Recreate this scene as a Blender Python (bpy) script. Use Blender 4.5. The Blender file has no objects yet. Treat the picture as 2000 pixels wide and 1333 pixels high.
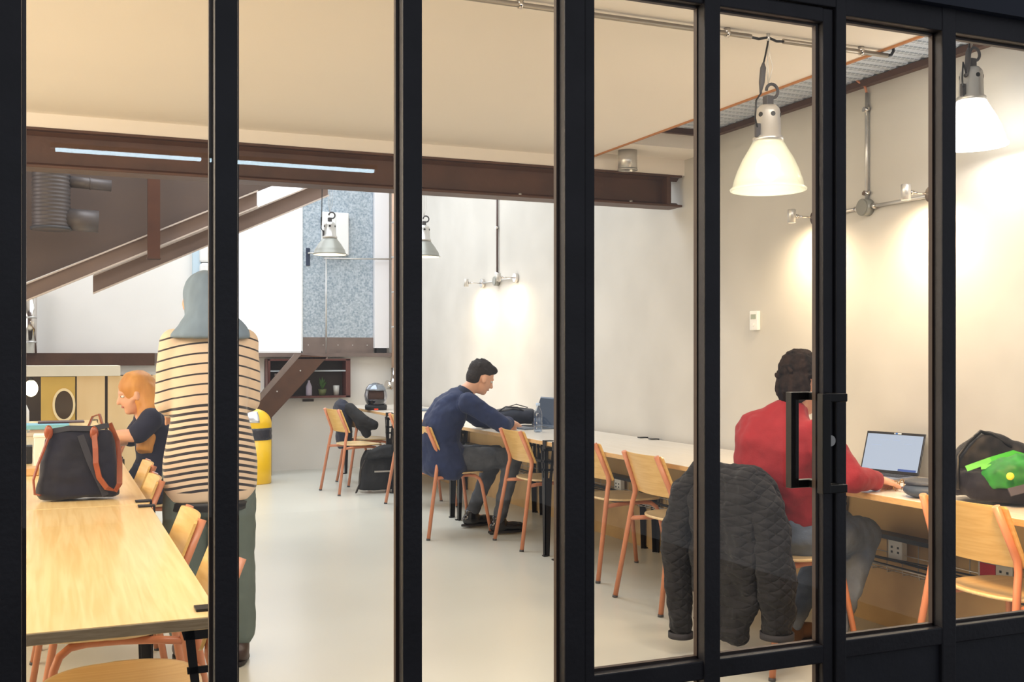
import bpy, bmesh, math, random
from mathutils import Vector, Matrix, Euler
PI = math.pi
random.seed(7)
sc = bpy.context.scene
COL = sc.collection

# ------------------------------------------------------------------ camera, world, light, exposure
cam_d = bpy.data.cameras.new('camera'); cam = bpy.data.objects.new('camera', cam_d); COL.objects.link(cam)
cam_d.sensor_width = 36.0; cam_d.lens = 36.0 * 2106 / 2000.0
cam_d.shift_y = 25.5 / 2000.0; cam_d.clip_start = 0.05
cam.location = (0, 0, 1.30); cam.rotation_euler = (PI / 2, 0, -0.402)
sc.camera = cam
sc.view_settings.view_transform = 'Standard'; sc.view_settings.look = 'None'
sc.view_settings.gamma = 1.0; sc.view_settings.use_curve_mapping = False
sc.view_settings.exposure = 0.76
w = bpy.data.worlds.new('world'); sc.world = w; w.use_nodes = True
w.node_tree.nodes['Background'].inputs[0].default_value = (0.46, 0.48, 0.52, 1)
w.node_tree.nodes['Background'].inputs[1].default_value = 0.34
sc.cycles.max_bounces = 10; sc.cycles.transparent_max_bounces = 16
sc.cycles.sample_clamp_indirect = 6.0; sc.cycles.caustics_reflective = False; sc.cycles.caustics_refractive = False

def light(name, kind, loc, energy, color, rot=(0, 0, 0), **kw):
    d = bpy.data.lights.new(name, kind); d.energy = energy; d.color = color
    for k, v in kw.items(): setattr(d, k, v)
    o = bpy.data.objects.new(name, d); COL.objects.link(o); o.location = loc; o.rotation_euler = rot
    return o
WARM = (1.0, 0.80, 0.56)
light('chair_warm_fill', 'SPOT', (2.3, 2.12, 1.9), 120, (1.0, 0.56, 0.20), (math.radians(41), 0, math.radians(-47)), spot_size=math.radians(44), spot_blend=0.9, shadow_soft_size=0.15)  # added spot without a fixture, turns the nearest right-hand chair orange
# added warm fill without fixtures in the front of the room, daylight falling in from above the rear
light('front_ceiling_fill', 'AREA', (0.6, 2.45, 2.44), 56, (1.0, 0.91, 0.80), (math.radians(24), 0, 0), shape='RECTANGLE', size=4.2, size_y=0.7)  # added area fill under the ceiling, stands in for unseen lamps
light('left_ceiling_fill', 'AREA', (-1.6, 4.6, 2.44), 52, (1.0, 0.89, 0.74), (0, math.radians(-18), 0), shape='RECTANGLE', size=1.2, size_y=3.0)  # added fill over the left tables, no lamp hangs here
light('left_warm_fill', 'AREA', (-2.95, 3.9, 1.75), 46, (1.0, 0.82, 0.54), (0, math.radians(-96), 0), shape='RECTANGLE', size=1.3, size_y=3.2)  # added fill from the left, brightens the near right wall and beam
light('rear_skylight', 'AREA', (1.6, 9.2, 4.3), 140, (0.82, 0.91, 1.0), (0, math.radians(-8), 0), shape='RECTANGLE', size=3.6, size_y=4.5)
light('rear_left_daylight', 'AREA', (-2.7, 9.6, 2.0), 58, (0.95, 0.93, 0.95), (0, math.radians(-90), 0), shape='RECTANGLE', size=2.4, size_y=4.0)

# ------------------------------------------------------------------ materials
def lin(c):
    r = []
    for v in c:
        v = v / 255.0
        r.append(v / 12.92 if v <= 0.04045 else ((v + 0.055) / 1.055) ** 2.4)
    return tuple(r) + (1.0,)
MATS = {}
def mat(name, rgb, rough=0.6, metal=0.0, var=0.0, vscale=6.0, bump=0.0, bscale=40.0, stretch=(1, 1, 1), emis=0.0, spec=0.5, coat=0.0, sheen=0.0, rgb2=None, detail=4.0):
    if name in MATS: return MATS[name]
    m = bpy.data.materials.new(name); m.use_nodes = True; nt = m.node_tree; N = nt.nodes; L = nt.links
    b = N['Principled BSDF']; c = lin(rgb)
    b.inputs['Base Color'].default_value = c; b.inputs['Roughness'].default_value = rough
    b.inputs['Metallic'].default_value = metal; b.inputs['Specular IOR Level'].default_value = spec
    if coat: b.inputs['Coat Weight'].default_value = coat
    if sheen: b.inputs['Sheen Weight'].default_value = sheen
    if emis:
        b.inputs['Emission Color'].default_value = c; b.inputs['Emission Strength'].default_value = emis
    if var or bump or rgb2:
        tc = N.new('ShaderNodeTexCoord'); mp = N.new('ShaderNodeMapping'); mp.inputs['Scale'].default_value = stretch
        L.new(tc.outputs['Object'], mp.inputs['Vector'])
    if var or rgb2:
        n = N.new('ShaderNodeTexNoise'); n.inputs['Scale'].default_value = vscale; n.inputs['Detail'].default_value = detail
        L.new(mp.outputs[0], n.inputs['Vector'])
        cr = N.new('ShaderNodeValToRGB'); cr.color_ramp.elements[0].position = 0.3; cr.color_ramp.elements[1].position = 0.7
        k = 1 - var
        cr.color_ramp.elements[0].color = lin(rgb2) if rgb2 else (c[0] * k, c[1] * k, c[2] * k, 1)
        cr.color_ramp.elements[1].color = c if rgb2 else tuple(min(1, v * (1 + var * .5)) for v in c[:3]) + (1,)
        L.new(n.outputs['Fac'], cr.inputs[0]); L.new(cr.outputs[0], b.inputs['Base Color'])
    if bump:
        n2 = N.new('ShaderNodeTexNoise'); n2.inputs['Scale'].default_value = bscale; n2.inputs['Detail'].default_value = 3
        L.new(mp.outputs[0], n2.inputs['Vector'])
        bp = N.new('ShaderNodeBump'); bp.inputs['Strength'].default_value = bump; bp.inputs['Distance'].default_value = 0.01
        L.new(n2.outputs['Fac'], bp.inputs['Height']); L.new(bp.outputs[0], b.inputs['Normal'])
    MATS[name] = m; return m

def wood(name, rgb, dark, rough, axis, coat=0.2, scale=1.0):
    m = bpy.data.materials.new(name); m.use_nodes = True; nt = m.node_tree; N = nt.nodes; L = nt.links
    b = N['Principled BSDF']; b.inputs['Roughness'].default_value = rough; b.inputs['Coat Weight'].default_value = coat
    b.inputs['Coat Roughness'].default_value = 0.15
    tc = N.new('ShaderNodeTexCoord'); mp = N.new('ShaderNodeMapping')
    st = [22.0 * scale, 22.0 * scale, 22.0 * scale]; st[axis] = 0.9 * scale; mp.inputs['Scale'].default_value = st
    L.new(tc.outputs['Object'], mp.inputs['Vector'])
    n = N.new('ShaderNodeTexNoise'); n.inputs['Scale'].default_value = 3.0; n.inputs['Detail'].default_value = 6; n.inputs['Distortion'].default_value = 0.6
    L.new(mp.outputs[0], n.inputs['Vector'])
    cr = N.new('ShaderNodeValToRGB'); cr.color_ramp.elements[0].position = 0.35; cr.color_ramp.elements[1].position = 0.62
    cr.color_ramp.elements[0].color = lin(dark); cr.color_ramp.elements[1].color = lin(rgb)
    L.new(n.outputs['Fac'], cr.inputs[0]); L.new(cr.outputs[0], b.inputs['Base Color'])
    MATS[name] = m; return m

def emission(name, rgb, s):
    m = bpy.data.materials.new(name); m.use_nodes = True; N = m.node_tree.nodes; N.remove(N['Principled BSDF'])
    e = N.new('ShaderNodeEmission'); e.inputs[0].default_value = lin(rgb); e.inputs[1].default_value = s
    m.node_tree.links.new(e.outputs[0], N['Material Output'].inputs[0]); MATS[name] = m; return m

def glass_mat(name, tint=(1, 1, 1, 1), refl=1.0):
    m = bpy.data.materials.new(name); m.use_nodes = True; N = m.node_tree.nodes; L = m.node_tree.links; N.remove(N['Principled BSDF'])
    t = N.new('ShaderNodeBsdfTransparent'); t.inputs[0].default_value = tint
    g = N.new('ShaderNodeBsdfGlossy'); g.inputs['Roughness'].default_value = 0.0
    f = N.new('ShaderNodeLayerWeight'); f.inputs[0].default_value = 0.5
    pw = N.new('ShaderNodeMath'); pw.operation = 'POWER'; pw.inputs[1].default_value = 5.0
    mu = N.new('ShaderNodeMath'); mu.operation = 'MULTIPLY_ADD'; mu.inputs[1].default_value = 0.96 * refl; mu.inputs[2].default_value = 0.04 * refl
    L.new(f.outputs['Facing'], pw.inputs[0])
    mx = N.new('ShaderNodeMixShader'); L.new(pw.outputs[0], mu.inputs[0]); L.new(mu.outputs[0], mx.inputs[0])
    L.new(t.outputs[0], mx.inputs[1]); L.new(g.outputs[0], mx.inputs[2]); L.new(mx.outputs[0], N['Material Output'].inputs[0])
    MATS[name] = m; return m

M_frame = mat('black_steel', (52, 51, 56), 0.42, 0.25, var=0.2, vscale=9, bump=0.08, bscale=90)
M_fascia = mat('navy_fascia', (30, 38, 56), 0.5, var=0.1, vscale=3)
M_kick = mat('charcoal_panel', (46, 47, 54), 0.55, var=0.2, vscale=5, bump=0.1)
M_glass = glass_mat('pane_glass', refl=1.0)
M_plaster = mat('grey_white_plaster', (208, 204, 196), 0.7, rgb2=(192, 188, 180), vscale=1.8, bump=0.12, bscale=9, detail=9)
M_ceil = mat('cream_ceiling', (240, 232, 222), 0.8, var=0.02, vscale=1.0)
M_backwall = mat('rear_wall_paint', (242, 238, 232), 0.8, var=0.04, vscale=2)
M_floor = mat('pale_resin_floor', (214, 213, 202), 0.28, var=0.07, vscale=1.1, bump=0.02, bscale=5, spec=0.45, detail=8)
M_brown = mat('brown_steel', (84, 54, 36), 0.5, 0.1, var=0.25, vscale=5, bump=0.2, bscale=25)
M_browng = mat('grey_brown_soffit', (98, 80, 70), 0.6, var=0.12, vscale=2)
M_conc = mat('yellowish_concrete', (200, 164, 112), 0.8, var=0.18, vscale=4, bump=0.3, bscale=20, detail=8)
M_ply = wood('birch_plywood', (226, 186, 116), (214, 170, 98), 0.38, 1)
M_plyseat = wood('birch_seat', (232, 204, 154), (222, 190, 138), 0.3, 0)
M_plyedge = mat('plywood_edge', (214, 172, 118), 0.5, var=0.15, vscale=40, stretch=(1, 1, 12))
M_desk = wood('oak_desktop', (232, 224, 212), (224, 214, 198), 0.32, 1, 0.3)
M_oak = wood('oak_table', (240, 212, 156), (228, 194, 132), 0.3, 1, 0.35)
M_copper = mat('copper_pink_tube', (204, 132, 96), 0.42, var=0.04, vscale=8, coat=0.15)
M_black = mat('black_leg_steel', (22, 22, 26), 0.45, 0.2, var=0.1)
M_galv = mat('galvanised_sheet', (196, 206, 214), 0.42, 0.15, rgb2=(140, 156, 170), vscale=48, detail=2, bump=0.05, bscale=30)
M_steel = mat('brushed_steel', (204, 202, 198), 0.32, 0.6, var=0.1, vscale=12)
M_cond = mat('conduit_steel', (150, 140, 126), 0.35, 0.6)
M_chrome = mat('chrome', (215, 210, 205), 0.12, 1.0)
M_white = mat('white_plastic', (238, 238, 236), 0.45)
M_duct = mat('galvanised_duct', (100, 92, 90), 0.45, 0.3, var=0.12, vscale=7)
M_dark = mat('dark_cavity', (62, 50, 42), 0.7, var=0.2, vscale=4)
M_gplastic = mat('grey_rubber', (74, 72, 74), 0.6)
M_red = mat('red_socket', (168, 28, 40), 0.4)
M_blackp = mat('black_plastic', (12, 12, 14), 0.4)

# ------------------------------------------------------------------ mesh helpers
class MB:
    def __init__(s): s.v = []; s.f = []; s.sm = []
    def add(s, vs, fs, smooth=False):
        o = len(s.v); s.v += [tuple(v) for v in vs]
        for f in fs: s.f.append(tuple(i + o for i in f)); s.sm.append(smooth)
        return s
    def box(s, c, d, R=None):
        c = Vector(c); h = Vector(d) / 2; vs = []
        for x in (-1, 1):
            for y in (-1, 1):
                for z in (-1, 1):
                    p = Vector((x * h.x, y * h.y, z * h.z))
                    if R: p = R @ p
                    vs.append(c + p)
        return s.add(vs, [(0, 1, 3, 2), (4, 6, 7, 5), (0, 4, 5, 1), (2, 3, 7, 6), (0, 2, 6, 4), (1, 5, 7, 3)])
    def bb(s, x0, x1, y0, y1, z0, z1): return s.box(((x0 + x1) / 2, (y0 + y1) / 2, (z0 + z1) / 2), (abs(x1 - x0), abs(y1 - y0), abs(z1 - z0)))
    def tube(s, pts, r, n=12, caps=True, smooth=True, flat=None):
        pts = [Vector(p) for p in pts]; m = len(pts); rs = r if isinstance(r, (list, tuple)) else [r] * m
        vs = []; fs = []; prev = None
        for i, p in enumerate(pts):
            t = (pts[min(i + 1, m - 1)] - pts[max(i - 1, 0)]).normalized()
            if prev is None:
                u = t.orthogonal().normalized()
                if flat: u = (Vector(flat) - t * Vector(flat).dot(t)).normalized()
            else: u = (prev - t * prev.dot(t)).normalized()
            prev = u; w_ = t.cross(u)
            for k in range(n):
                a = 2 * PI * k / n
                vs.append(p + (u * math.cos(a) + w_ * math.sin(a)) * rs[i])
        for i in range(m - 1):
            for k in range(n):
                fs.append((i * n + k, i * n + (k + 1) % n, (i + 1) * n + (k + 1) % n, (i + 1) * n + k))
        s.add(vs, fs, smooth)
        if caps:
            s.add([vs[k] for k in range(n)], [tuple(range(n))[::-1]]); s.add([vs[(m - 1) * n + k] for k in range(n)], [tuple(range(n))])
        return s
    def strap(s, pts, width, th, side):
        pts = [Vector(p) for p in pts]; m = len(pts); vs = []; fs = []
        for i, p in enumerate(pts):
            t = (pts[min(i + 1, m - 1)] - pts[max(i - 1, 0)]).normalized()
            sd = Vector(side[i] if isinstance(side, list) else side); sd = (sd - t * sd.dot(t)).normalized(); nn = t.cross(sd)
            for a, b in ((-1, -1), (1, -1), (1, 1), (-1, 1)): vs.append(p + sd * a * width / 2 + nn * b * th / 2)
        for i in range(m - 1):
            for k in range(4): fs.append((i * 4 + k, i * 4 + (k + 1) % 4, i * 4 + 4 + (k + 1) % 4, i * 4 + 4 + k))
        fs += [(3, 2, 1, 0), tuple((m - 1) * 4 + k for k in range(4))]
        return s.add(vs, fs)
    def lathe(s, prof, c=(0, 0, 0), n=32, R=None, smooth=True, close=False):
        c = Vector(c); vs = []; fs = []; m = len(prof)
        for r, z in prof:
            for k in range(n):
                a = 2 * PI * k / n; p = Vector((r * math.cos(a), r * math.sin(a), z))
                if R: p = R @ p
                vs.append(c + p)
        for i in range(m - 1):
            for k in range(n): fs.append((i * n + k, i * n + (k + 1) % n, (i + 1) * n + (k + 1) % n, (i + 1) * n + k))
        if close:
            for k in range(n): fs.append(((m - 1) * n + k, (m - 1) * n + (k + 1) % n, (k + 1) % n, k))
        return s.add(vs, fs, smooth)
    def cyl(s, p0, p1, r0, r1=None, n=24): return s.tube([p0, p1], [r0, r0 if r1 is None else r1], n)
    def prism(s, poly, vec):
        poly = [Vector(p) for p in poly]; v = Vector(vec); n = len(poly)
        return s.add(poly + [p + v for p in poly], [tuple(range(n))[::-1], tuple(range(n, 2 * n))] + [(k, (k + 1) % n, n + (k + 1) % n, n + k) for k in range(n)])
    def ell(s, c, r, R=None, n=20, m=12):
        c = Vector(c); vs = []; fs = []
        for i in range(m + 1):
            th = PI * i / m
            for k in range(n):
                a = 2 * PI * k / n; p = Vector((r[0] * math.sin(th) * math.cos(a), r[1] * math.sin(th) * math.sin(a), r[2] * math.cos(th)))
                if R: p = R @ p
                vs.append(c + p)
        for i in range(m):
            for k in range(n): fs.append((i * n + k, (i + 1) * n + k, (i + 1) * n + (k + 1) % n, i * n + (k + 1) % n))
        return s.add(vs, fs, True)
    def build(s, name, material, parent=None, bevel=0.0, sub=0, fix=True):
        me = bpy.data.meshes.new(name); me.from_pydata(s.v, [], s.f); me.materials.append(material)
        for p, q in zip(me.polygons, s.sm): p.use_smooth = q
        bm = bmesh.new(); bm.from_mesh(me); bmesh.ops.remove_doubles(bm, verts=bm.verts, dist=1e-5)
        if fix: bmesh.ops.recalc_face_normals(bm, faces=bm.faces)
        bm.to_mesh(me); bm.free()
        o = bpy.data.objects.new(name, me); COL.objects.link(o)
        if parent: o.parent = parent
        if bevel:
            b = o.modifiers.new('bevel', 'BEVEL'); b.width = bevel; b.segments = 2; b.limit_method = 'ANGLE'; b.angle_limit = math.radians(40)
        if sub: o.modifiers.new('sub', 'SUBSURF').levels = sub; o.modifiers['sub'].render_levels = sub
        return o

def tag(o, label=None, cat=None, group=None, kind=None):
    if label: o['label'] = label
    if cat: o['category'] = cat
    if group: o['group'] = group
    if kind: o['kind'] = kind
    return o
def thing(name, label, cat, loc=(0, 0, 0), rz=0, group=None):
    o = bpy.data.objects.new(name, None); COL.objects.link(o); o.empty_display_size = 0.1
    o.location = loc; o.rotation_euler = (0, 0, rz); return tag(o, label, cat, group)
def struct(name, mb, m, label=None, **k): return tag(mb.build(name, m, **k), label, None, None, 'structure')
KIDS = {}
def dup(root, loc, rz, label):
    def cp(o, parent):
        c = o.copy(); COL.objects.link(c)
        if parent: c.parent = parent
        for ch in [x for x in ALLOBJ if x.parent == o]: cp(ch, c)
        return c
    ALLOBJ = list(COL.objects); r = cp(root, None)
    r.location = loc; r.rotation_euler = (0, 0, rz); r['label'] = label
    return r

# ------------------------------------------------------------------ room shell
struct('floor', MB().bb(-3.3, 3.9, 1.95, 12.3, -0.1, 0), M_floor, 'pale cream resin floor')
struct('floor_outside', MB().bb(-3.3, 3.9, -5, 1.95, -0.1, -0.001), mat('outside_paving', (90, 90, 94), 0.7, var=0.1), 'grey paving before the glass front')
struct('wall_right', MB().bb(3.68, 3.85, 1.95, 12.3, 0, 4.5), M_plaster, 'trowelled plaster wall behind the long desk')
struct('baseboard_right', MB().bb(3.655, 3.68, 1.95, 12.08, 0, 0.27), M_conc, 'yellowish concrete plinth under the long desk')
struct('wall_left', MB().bb(-3.3, -3.2, 1.95, 12.3, 0, 4.5), M_backwall)
struct('wall_back', MB().bb(-3.3, 3.85, 12.08, 12.2, 0, 4.5), M_backwall, 'pale rear wall')
struct('ceiling', MB().bb(-3.3, 3.0, 1.95, 5.86, 2.50, 2.53), M_ceil, 'smooth cream lowered ceiling')
struct('trim_1', MB().bb(3.0, 3.012, 1.95, 5.86, 2.492, 2.532), mat('orange_brown_edge', (170, 112, 62), 0.5), 'brown metal edge of the lowered ceiling')
# perforated corrugated deck along the right wall
def deck():
    m = bpy.data.materials.new('perforated_deck'); m.use_nodes = True; N = m.node_tree.nodes; L = m.node_tree.links
    b = N['Principled BSDF']; b.inputs['Roughness'].default_value = 0.5; b.inputs['Metallic'].default_value = 0.0
    tc = N.new('ShaderNodeTexCoord'); mp = N.new('ShaderNodeMapping'); mp.inputs['Scale'].default_value = (40, 26.3, 1)
    br = N.new('ShaderNodeTexBrick'); br.inputs['Color1'].default_value = lin((150, 162, 178)); br.inputs['Color2'].default_value = lin((164, 176, 190)); br.inputs['Mortar'].default_value = lin((236, 242, 250))
    br.inputs['Mortar Size'].default_value = 0.075; br.inputs['Scale'].default_value = 1.0; br.inputs['Row Height'].default_value = 0.5; br.inputs['Brick Width'].default_value = 1.0
    br.inputs['Mortar Smooth'].default_value = 0.4
    L.new(tc.outputs['Object'], mp.inputs[0]); L.new(mp.outputs[0], br.inputs['Vector']); L.new(br.outputs[0], b.inputs['Base Color'])
    mb = MB(); per = 0.076; y = 1.95; pts = []
    while y < 5.5:
        for dy, dz in ((0, 0.012), (0.024, 0.012), (0.034, -0.012), (0.066, -0.012)):
            pts.append((min(y + dy, 5.52), 2.66 + dz))
        y += per
    vs = [(x, a, b_) for a, b_ in pts for x in (2.7, 3.68)]
    mb.add(vs, [(2 * i, 2 * i + 1, 2 * i + 3, 2 * i + 2) for i in range(len(pts) - 1)])
    o = mb.build('ceiling_deck', m); so = o.modifiers.new('s', 'SOLIDIFY'); so.thickness = 0.004
    return tag(o, 'corrugated perforated grey metal ceiling strip', None, None, 'structure')
deck()
struct('trim_2', MB().bb(3.64, 3.68, 1.95, 5.5, 2.612, 2.642).bb(2.7, 3.68, 5.50, 5.53, 2.61, 2.645), M_brown, 'brown steel angle under the metal deck')
struct('ceiling_slab', MB().bb(-3.3, 3.85, 1.95, 6.0, 2.75, 2.85), M_ceil)
struct('ceiling_rear', MB().bb(-3.3, 3.85, 6.0, 12.3, 4.5, 4.6), M_backwall)
# plaster downstand behind / above the I-beam
struct('wall_bulkhead', MB().bb(-3.3, 3.68, 5.86, 6.05, 2.43, 4.5).bb(2.6, 3.68, 5.53, 5.90, 2.53, 2.75), M_ceil, 'cream downstand above the brown beam')
# I-beam spanning the room
struct('trim_10', MB().bb(3.668, 3.68, 1.95, 12.08, 0.27, 0.70), mat('warm_lit_lower_wall', (202, 168, 116), 0.75, var=0.12, vscale=3, bump=0.15, bscale=12, detail=8), 'lower wall under the long desk with warm light painted in as tan')  # thin skin whose tan colour carries the warm light under the desks
ib = thing('steel_beam', 'dark brown riveted steel I-beam spanning the room under the cream ceiling', 'beam', (0, 5.93, 2.23))
b = MB().bb(-3.2, 3.66, -0.075, 0.085, 0, 0.014).bb(-3.2, 3.66, -0.075, 0.085, 0.186, 0.2).bb(-3.2, 3.62, -0.008, 0.008, 0.012, 0.188)
b.prism([(-3.2, -0.008, 0.014), (-3.2, -0.035, 0.014), (-3.2, -0.008, 0.034)], (6.86, 0, 0)); b.prism([(-3.2, -0.008, 0.186), (-3.2, -0.035, 0.186), (-3.2, -0.008, 0.166)], (6.86, 0, 0))
b.build('web_and_flanges', M_brown, ib, bevel=0.003)
MB().bb(3.55, 3.575, -0.07, 0.0, 0.014, 0.186).build('stiffener', M_brown, ib)
for x in (0.9, 1.9, 2.55, 3.3):
    MB().cyl((x, -0.055, 0.012), (x, -0.055, 0.024), 0.011, n=6).build('bolt', M_steel, ib)
# duct stub below the box above the beam
ds = thing('duct_stub', 'short galvanised ventilation pipe stub hanging under the ceiling by the beam end', 'duct', (3.19, 5.72, 2.41))
MB().lathe([(0.056, 0), (0.058, 0.0), (0.058, 0.12), (0.055, 0.12), (0.055, 0.002)], close=True).build('pipe', M_steel, ds)
MB().lathe([(0.058, 0.0), (0.061, 0.0), (0.061, 0.006), (0.058, 0.006)], close=True).build('rim', M_steel, ds)

# ------------------------------------------------------------------ glass front
GY = 1.9
mull = [(-0.098, -0.047), (0.254, 0.293), (0.590, 0.628), (0.920, 0.965), (1.242, 1.281), (1.582, 1.610), (1.887, 1.929), (2.215, 2.255), (2.54, 2.58), (2.87, 2.91)]
fr = MB()
for a, bq in mull:
    fr.bb(a, bq, GY - 0.0, GY + 0.045, 0.0, 2.12)
for k in range(-1, -9, -1): fr.bb(-0.07 + 0.33 * k - 0.02, -0.07 + 0.33 * k + 0.02, GY, GY + 0.045, 0, 2.12)
# rails
fr.bb(1.60, 3.9, GY + 0.002, GY + 0.043, 2.047, 2.10).bb(-3.3, 1.60, GY + 0.002, GY + 0.043, 2.062, 2.10)
fr.bb(1.60, 3.9, GY + 0.002, GY + 0.043, 0.628, 0.668).bb(-3.3, 0.95, GY + 0.002, GY + 0.043, 0.602, 0.642).bb(-3.3, 3.9, GY + 0.002, GY + 0.043, 0, 0.06)
struct('wall_front', fr, M_frame, 'black steel frame of the glazed front', bevel=0.003)
struct('wall_fascia', MB().bb(-3.3, 3.9, GY - 0.02, GY + 0.06, 2.10, 3.1), M_fascia, 'dark navy fascia above the glass')
edges = [(-3.3, -2.71), (-0.047, 0.254), (0.293, 0.590), (0.628, 0.920)] + [(1.610, 1.887), (1.929, 2.215), (2.255, 2.54), (2.58, 2.87), (2.91, 3.9)]
M_putty = mat('glazing_bead', (60, 44, 36), 0.5, var=0.1)
def pane(i, x0, x1, z0, z1, name=None, parent=None, beadw=0.006):
    o = MB().bb(x0, x1, GY + 0.018, GY + 0.0235, z0, z1).build(name or 'window_%d' % i, M_glass, parent)
    if not parent: tag(o, None, None, None, 'structure')
    bd = MB()
    for (a, b_, c, d) in ((x0, x0 + beadw, z0, z1), (x1 - beadw, x1, z0, z1), (x0, x1, z0, z0 + beadw), (x0, x1, z1 - beadw, z1)):
        bd.bb(a, b_, GY + 0.026, GY + 0.038, c, d)
    bd.build('window_bead' if not parent else 'glazing_bead', M_putty, o if not parent else parent)
    return o
n = 1
xs = [-0.07 + 0.33 * k for k in range(-8, 0)] + [-0.07]
for i in range(8):
    pane(n, xs[i] + 0.02, xs[i + 1] - 0.02, 0.642, 2.062); n += 1
for x0, x1 in edges[1:4]: pane(n, x0, x1, 0.642, 2.062); n += 1
for x0, x1 in edges[4:8]: pane(n, x0, x1, 0.668, 2.047); n += 1
struct('trim_3', MB().bb(1.610, 2.9, GY + 0.012, GY + 0.03, 0.06, 0.628), M_kick, 'charcoal kick panels under the right-hand panes')
for x0, x1 in edges[1:4]: pane(n, x0, x1, 0.06, 0.602); n += 1
# the door: stile, rails, two panes, pull handle
dr = thing('door_1', None, None, (0, 0, 0)); tag(dr, 'black steel glazed door with a square pull handle', None, None, 'structure')
for k in ('category',):
    if k in dr: del dr[k]
d = MB().bb(0.967, 0.985, GY + 0.006, GY + 0.05, 0.01, 2.06).bb(1.552, 1.580, GY + 0.008, GY + 0.046, 0.01, 2.06)
d.bb(0.985, 1.552, GY + 0.006, GY + 0.046, 2.028, 2.06)
d.bb(0.985, 1.552, GY + 0.006, GY + 0.046, 0.622, 0.662).bb(0.985, 1.552, GY + 0.006, GY + 0.046, 0.01, 0.07)
d.build('door_frame', M_frame, dr, bevel=0.003)
pane(0, 0.985, 1.245, 0.662, 2.03, 'door_pane', dr); pane(0, 1.281, 1.552, 0.662, 2.03, 'door_pane', dr)
pane(0, 0.985, 1.245, 0.07, 0.622, 'door_pane', dr); pane(0, 1.281, 1.552, 0.07, 0.622, 'door_pane', dr)
def handle(side):
    h = MB(); y0 = GY + 0.006 if side < 0 else GY + 0.046; y1 = GY - 0.036 if side < 0 else GY + 0.072
    for z in (1.010, 1.206):
        h.bb(1.557, 1.575, min(y0, y1), max(y0, y1), z - 0.009, z + 0.009)
        h.bb(1.510, 1.575, y1 - 0.009, y1 + 0.009, z - 0.009, z + 0.009)
    h.bb(1.508, 1.530, y1 - 0.010, y1 + 0.010, 1.001, 1.215)
    return h
handle(-1).build('door_handle', M_blackp, dr, bevel=0.002); handle(1).build('door_handle', M_blackp, dr, bevel=0.002)
lk = MB().cyl((1.566, GY + 0.009, 1.11), (1.566, GY - 0.002, 1.11), 0.012).build('door_lock', M_steel, dr)
# linear lamp outside, mirrored in the glass
ll = thing('linear_lamp', 'white linear strip lamp hanging outside before the glass front', 'lamp', (0.98, -3.55, 2.6))
MB().bb(-0.97, -0.08, -0.02, 0.02, -0.018, 0.0).bb(-0.02, 1.1, -0.02, 0.02, -0.018, 0.0).build('tube', emission('strip_light', (205, 235, 250), 9.0), ll)
MB().bb(-1.0, 1.12, -0.03, 0.03, 0.0, 0.03).build('housing', M_steel, ll)

# ------------------------------------------------------------------ tables
def table_leg(sx, sy, clamp_side):
    # folded tapering sheet-steel leg with cut-outs, spread flanges at the top; (sx, sy) points to the table corner
    mb = MB(); t = 0.006
    for ax in (0, 1):
        def P(u, z, q):     # u along flange away from corner
            u = u * 1.45
            return (-sx * u, sy * -q, z) if ax == 0 else (-sx * q, -sy * u, z)
        def plate(poly):
            v = [P(u, z, 0) for u, z in poly]; e = Vector(P(0, 0, t)) - Vector(P(0, 0, 0)); mb.prism(v, e)
        plate([(0, 0), (0.022, 0), (0.034, 0.50), (0.0, 0.50)])
        plate([(0, 0.50), (0.014, 0.50), (0.014, 0.70), (0.0, 0.70)])
        plate([(0.034, 0.50), (0.050, 0.70), (0.036, 0.70), (0.022, 0.50)])
        plate([(0.0, 0.545), (0.04, 0.545), (0.042, 0.56), (0, 0.56)])
        plate([(0.0, 0.60), (0.045, 0.60), (0.046, 0.615), (0, 0.615)])
        plate([(0.0, 0.675), (0.05, 0.675), (0.055, 0.70), (0, 0.70)])
    mb.box((0, 0, 0.004), (0.03, 0.03, 0.008))
    return mb
def clamp_mb(sx, sy, axis):
    mb = MB()
    if axis == 'x':   # grips the long edge (facing +-x)
        mb.bb(sx * 0.004, sx * -0.05, -0.022, 0.022, 0.7405, 0.7455).bb(sx * 0.004, sx * 0.009, -0.022, 0.022, 0.69, 0.7455)
    return mb
def make_table(name, label, cat, w_, l_, mtop, medge, edge_sx, group):
    t = thing(name, label, cat, (0, 0, 0), 0, group)
    MB().bb(-w_ / 2, w_ / 2, 0, l_, 0.712, 0.7392).build('table_top', mtop, t, bevel=0.002)
    MB().bb(-w_ / 2 - 0.0006, w_ / 2 + 0.0006, -0.0006, l_ + 0.0006, 0.7125, 0.7375).build('table_edge', medge, t, bevel=0.002)
    for sx in (-1, 1):
        for sy, y in ((-1, 0.07), (1, l_ - 0.07)):
            lg = table_leg(sx, sy, edge_sx).build('leg', M_black, t); lg.location = (sx * (w_ / 2 + 0.0045), y, 0)
            c = clamp_mb(sx, sy, 'x').build('clamp', M_black, lg)
    return t
lt = make_table('work_table', '', 'table', 0.86, 1.868, M_oak, mat('oak_edge', (206, 184, 150), 0.5, rgb2=(176, 152, 118), vscale=20, stretch=(1, 0.3, 12)), 1, 'light oak work tables in the left-hand row')
for i, (y, lb) in enumerate(((2.372, 'light oak work table nearest the glass, its front end crossing the leftmost pane'), (4.242, 'light oak work table carrying the navy bag with brown straps'),
        (6.112, 'light oak work table where the fair-haired woman reaches out, behind the navy bag'), (7.982, 'light oak work table furthest back in the left row, with the blue folder on it'))):
    o = lt if i == 0 else dup(lt, (0, 0, 0), 0, lb)
    o.location = (-0.10, y, 0); o['label'] = lb
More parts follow.
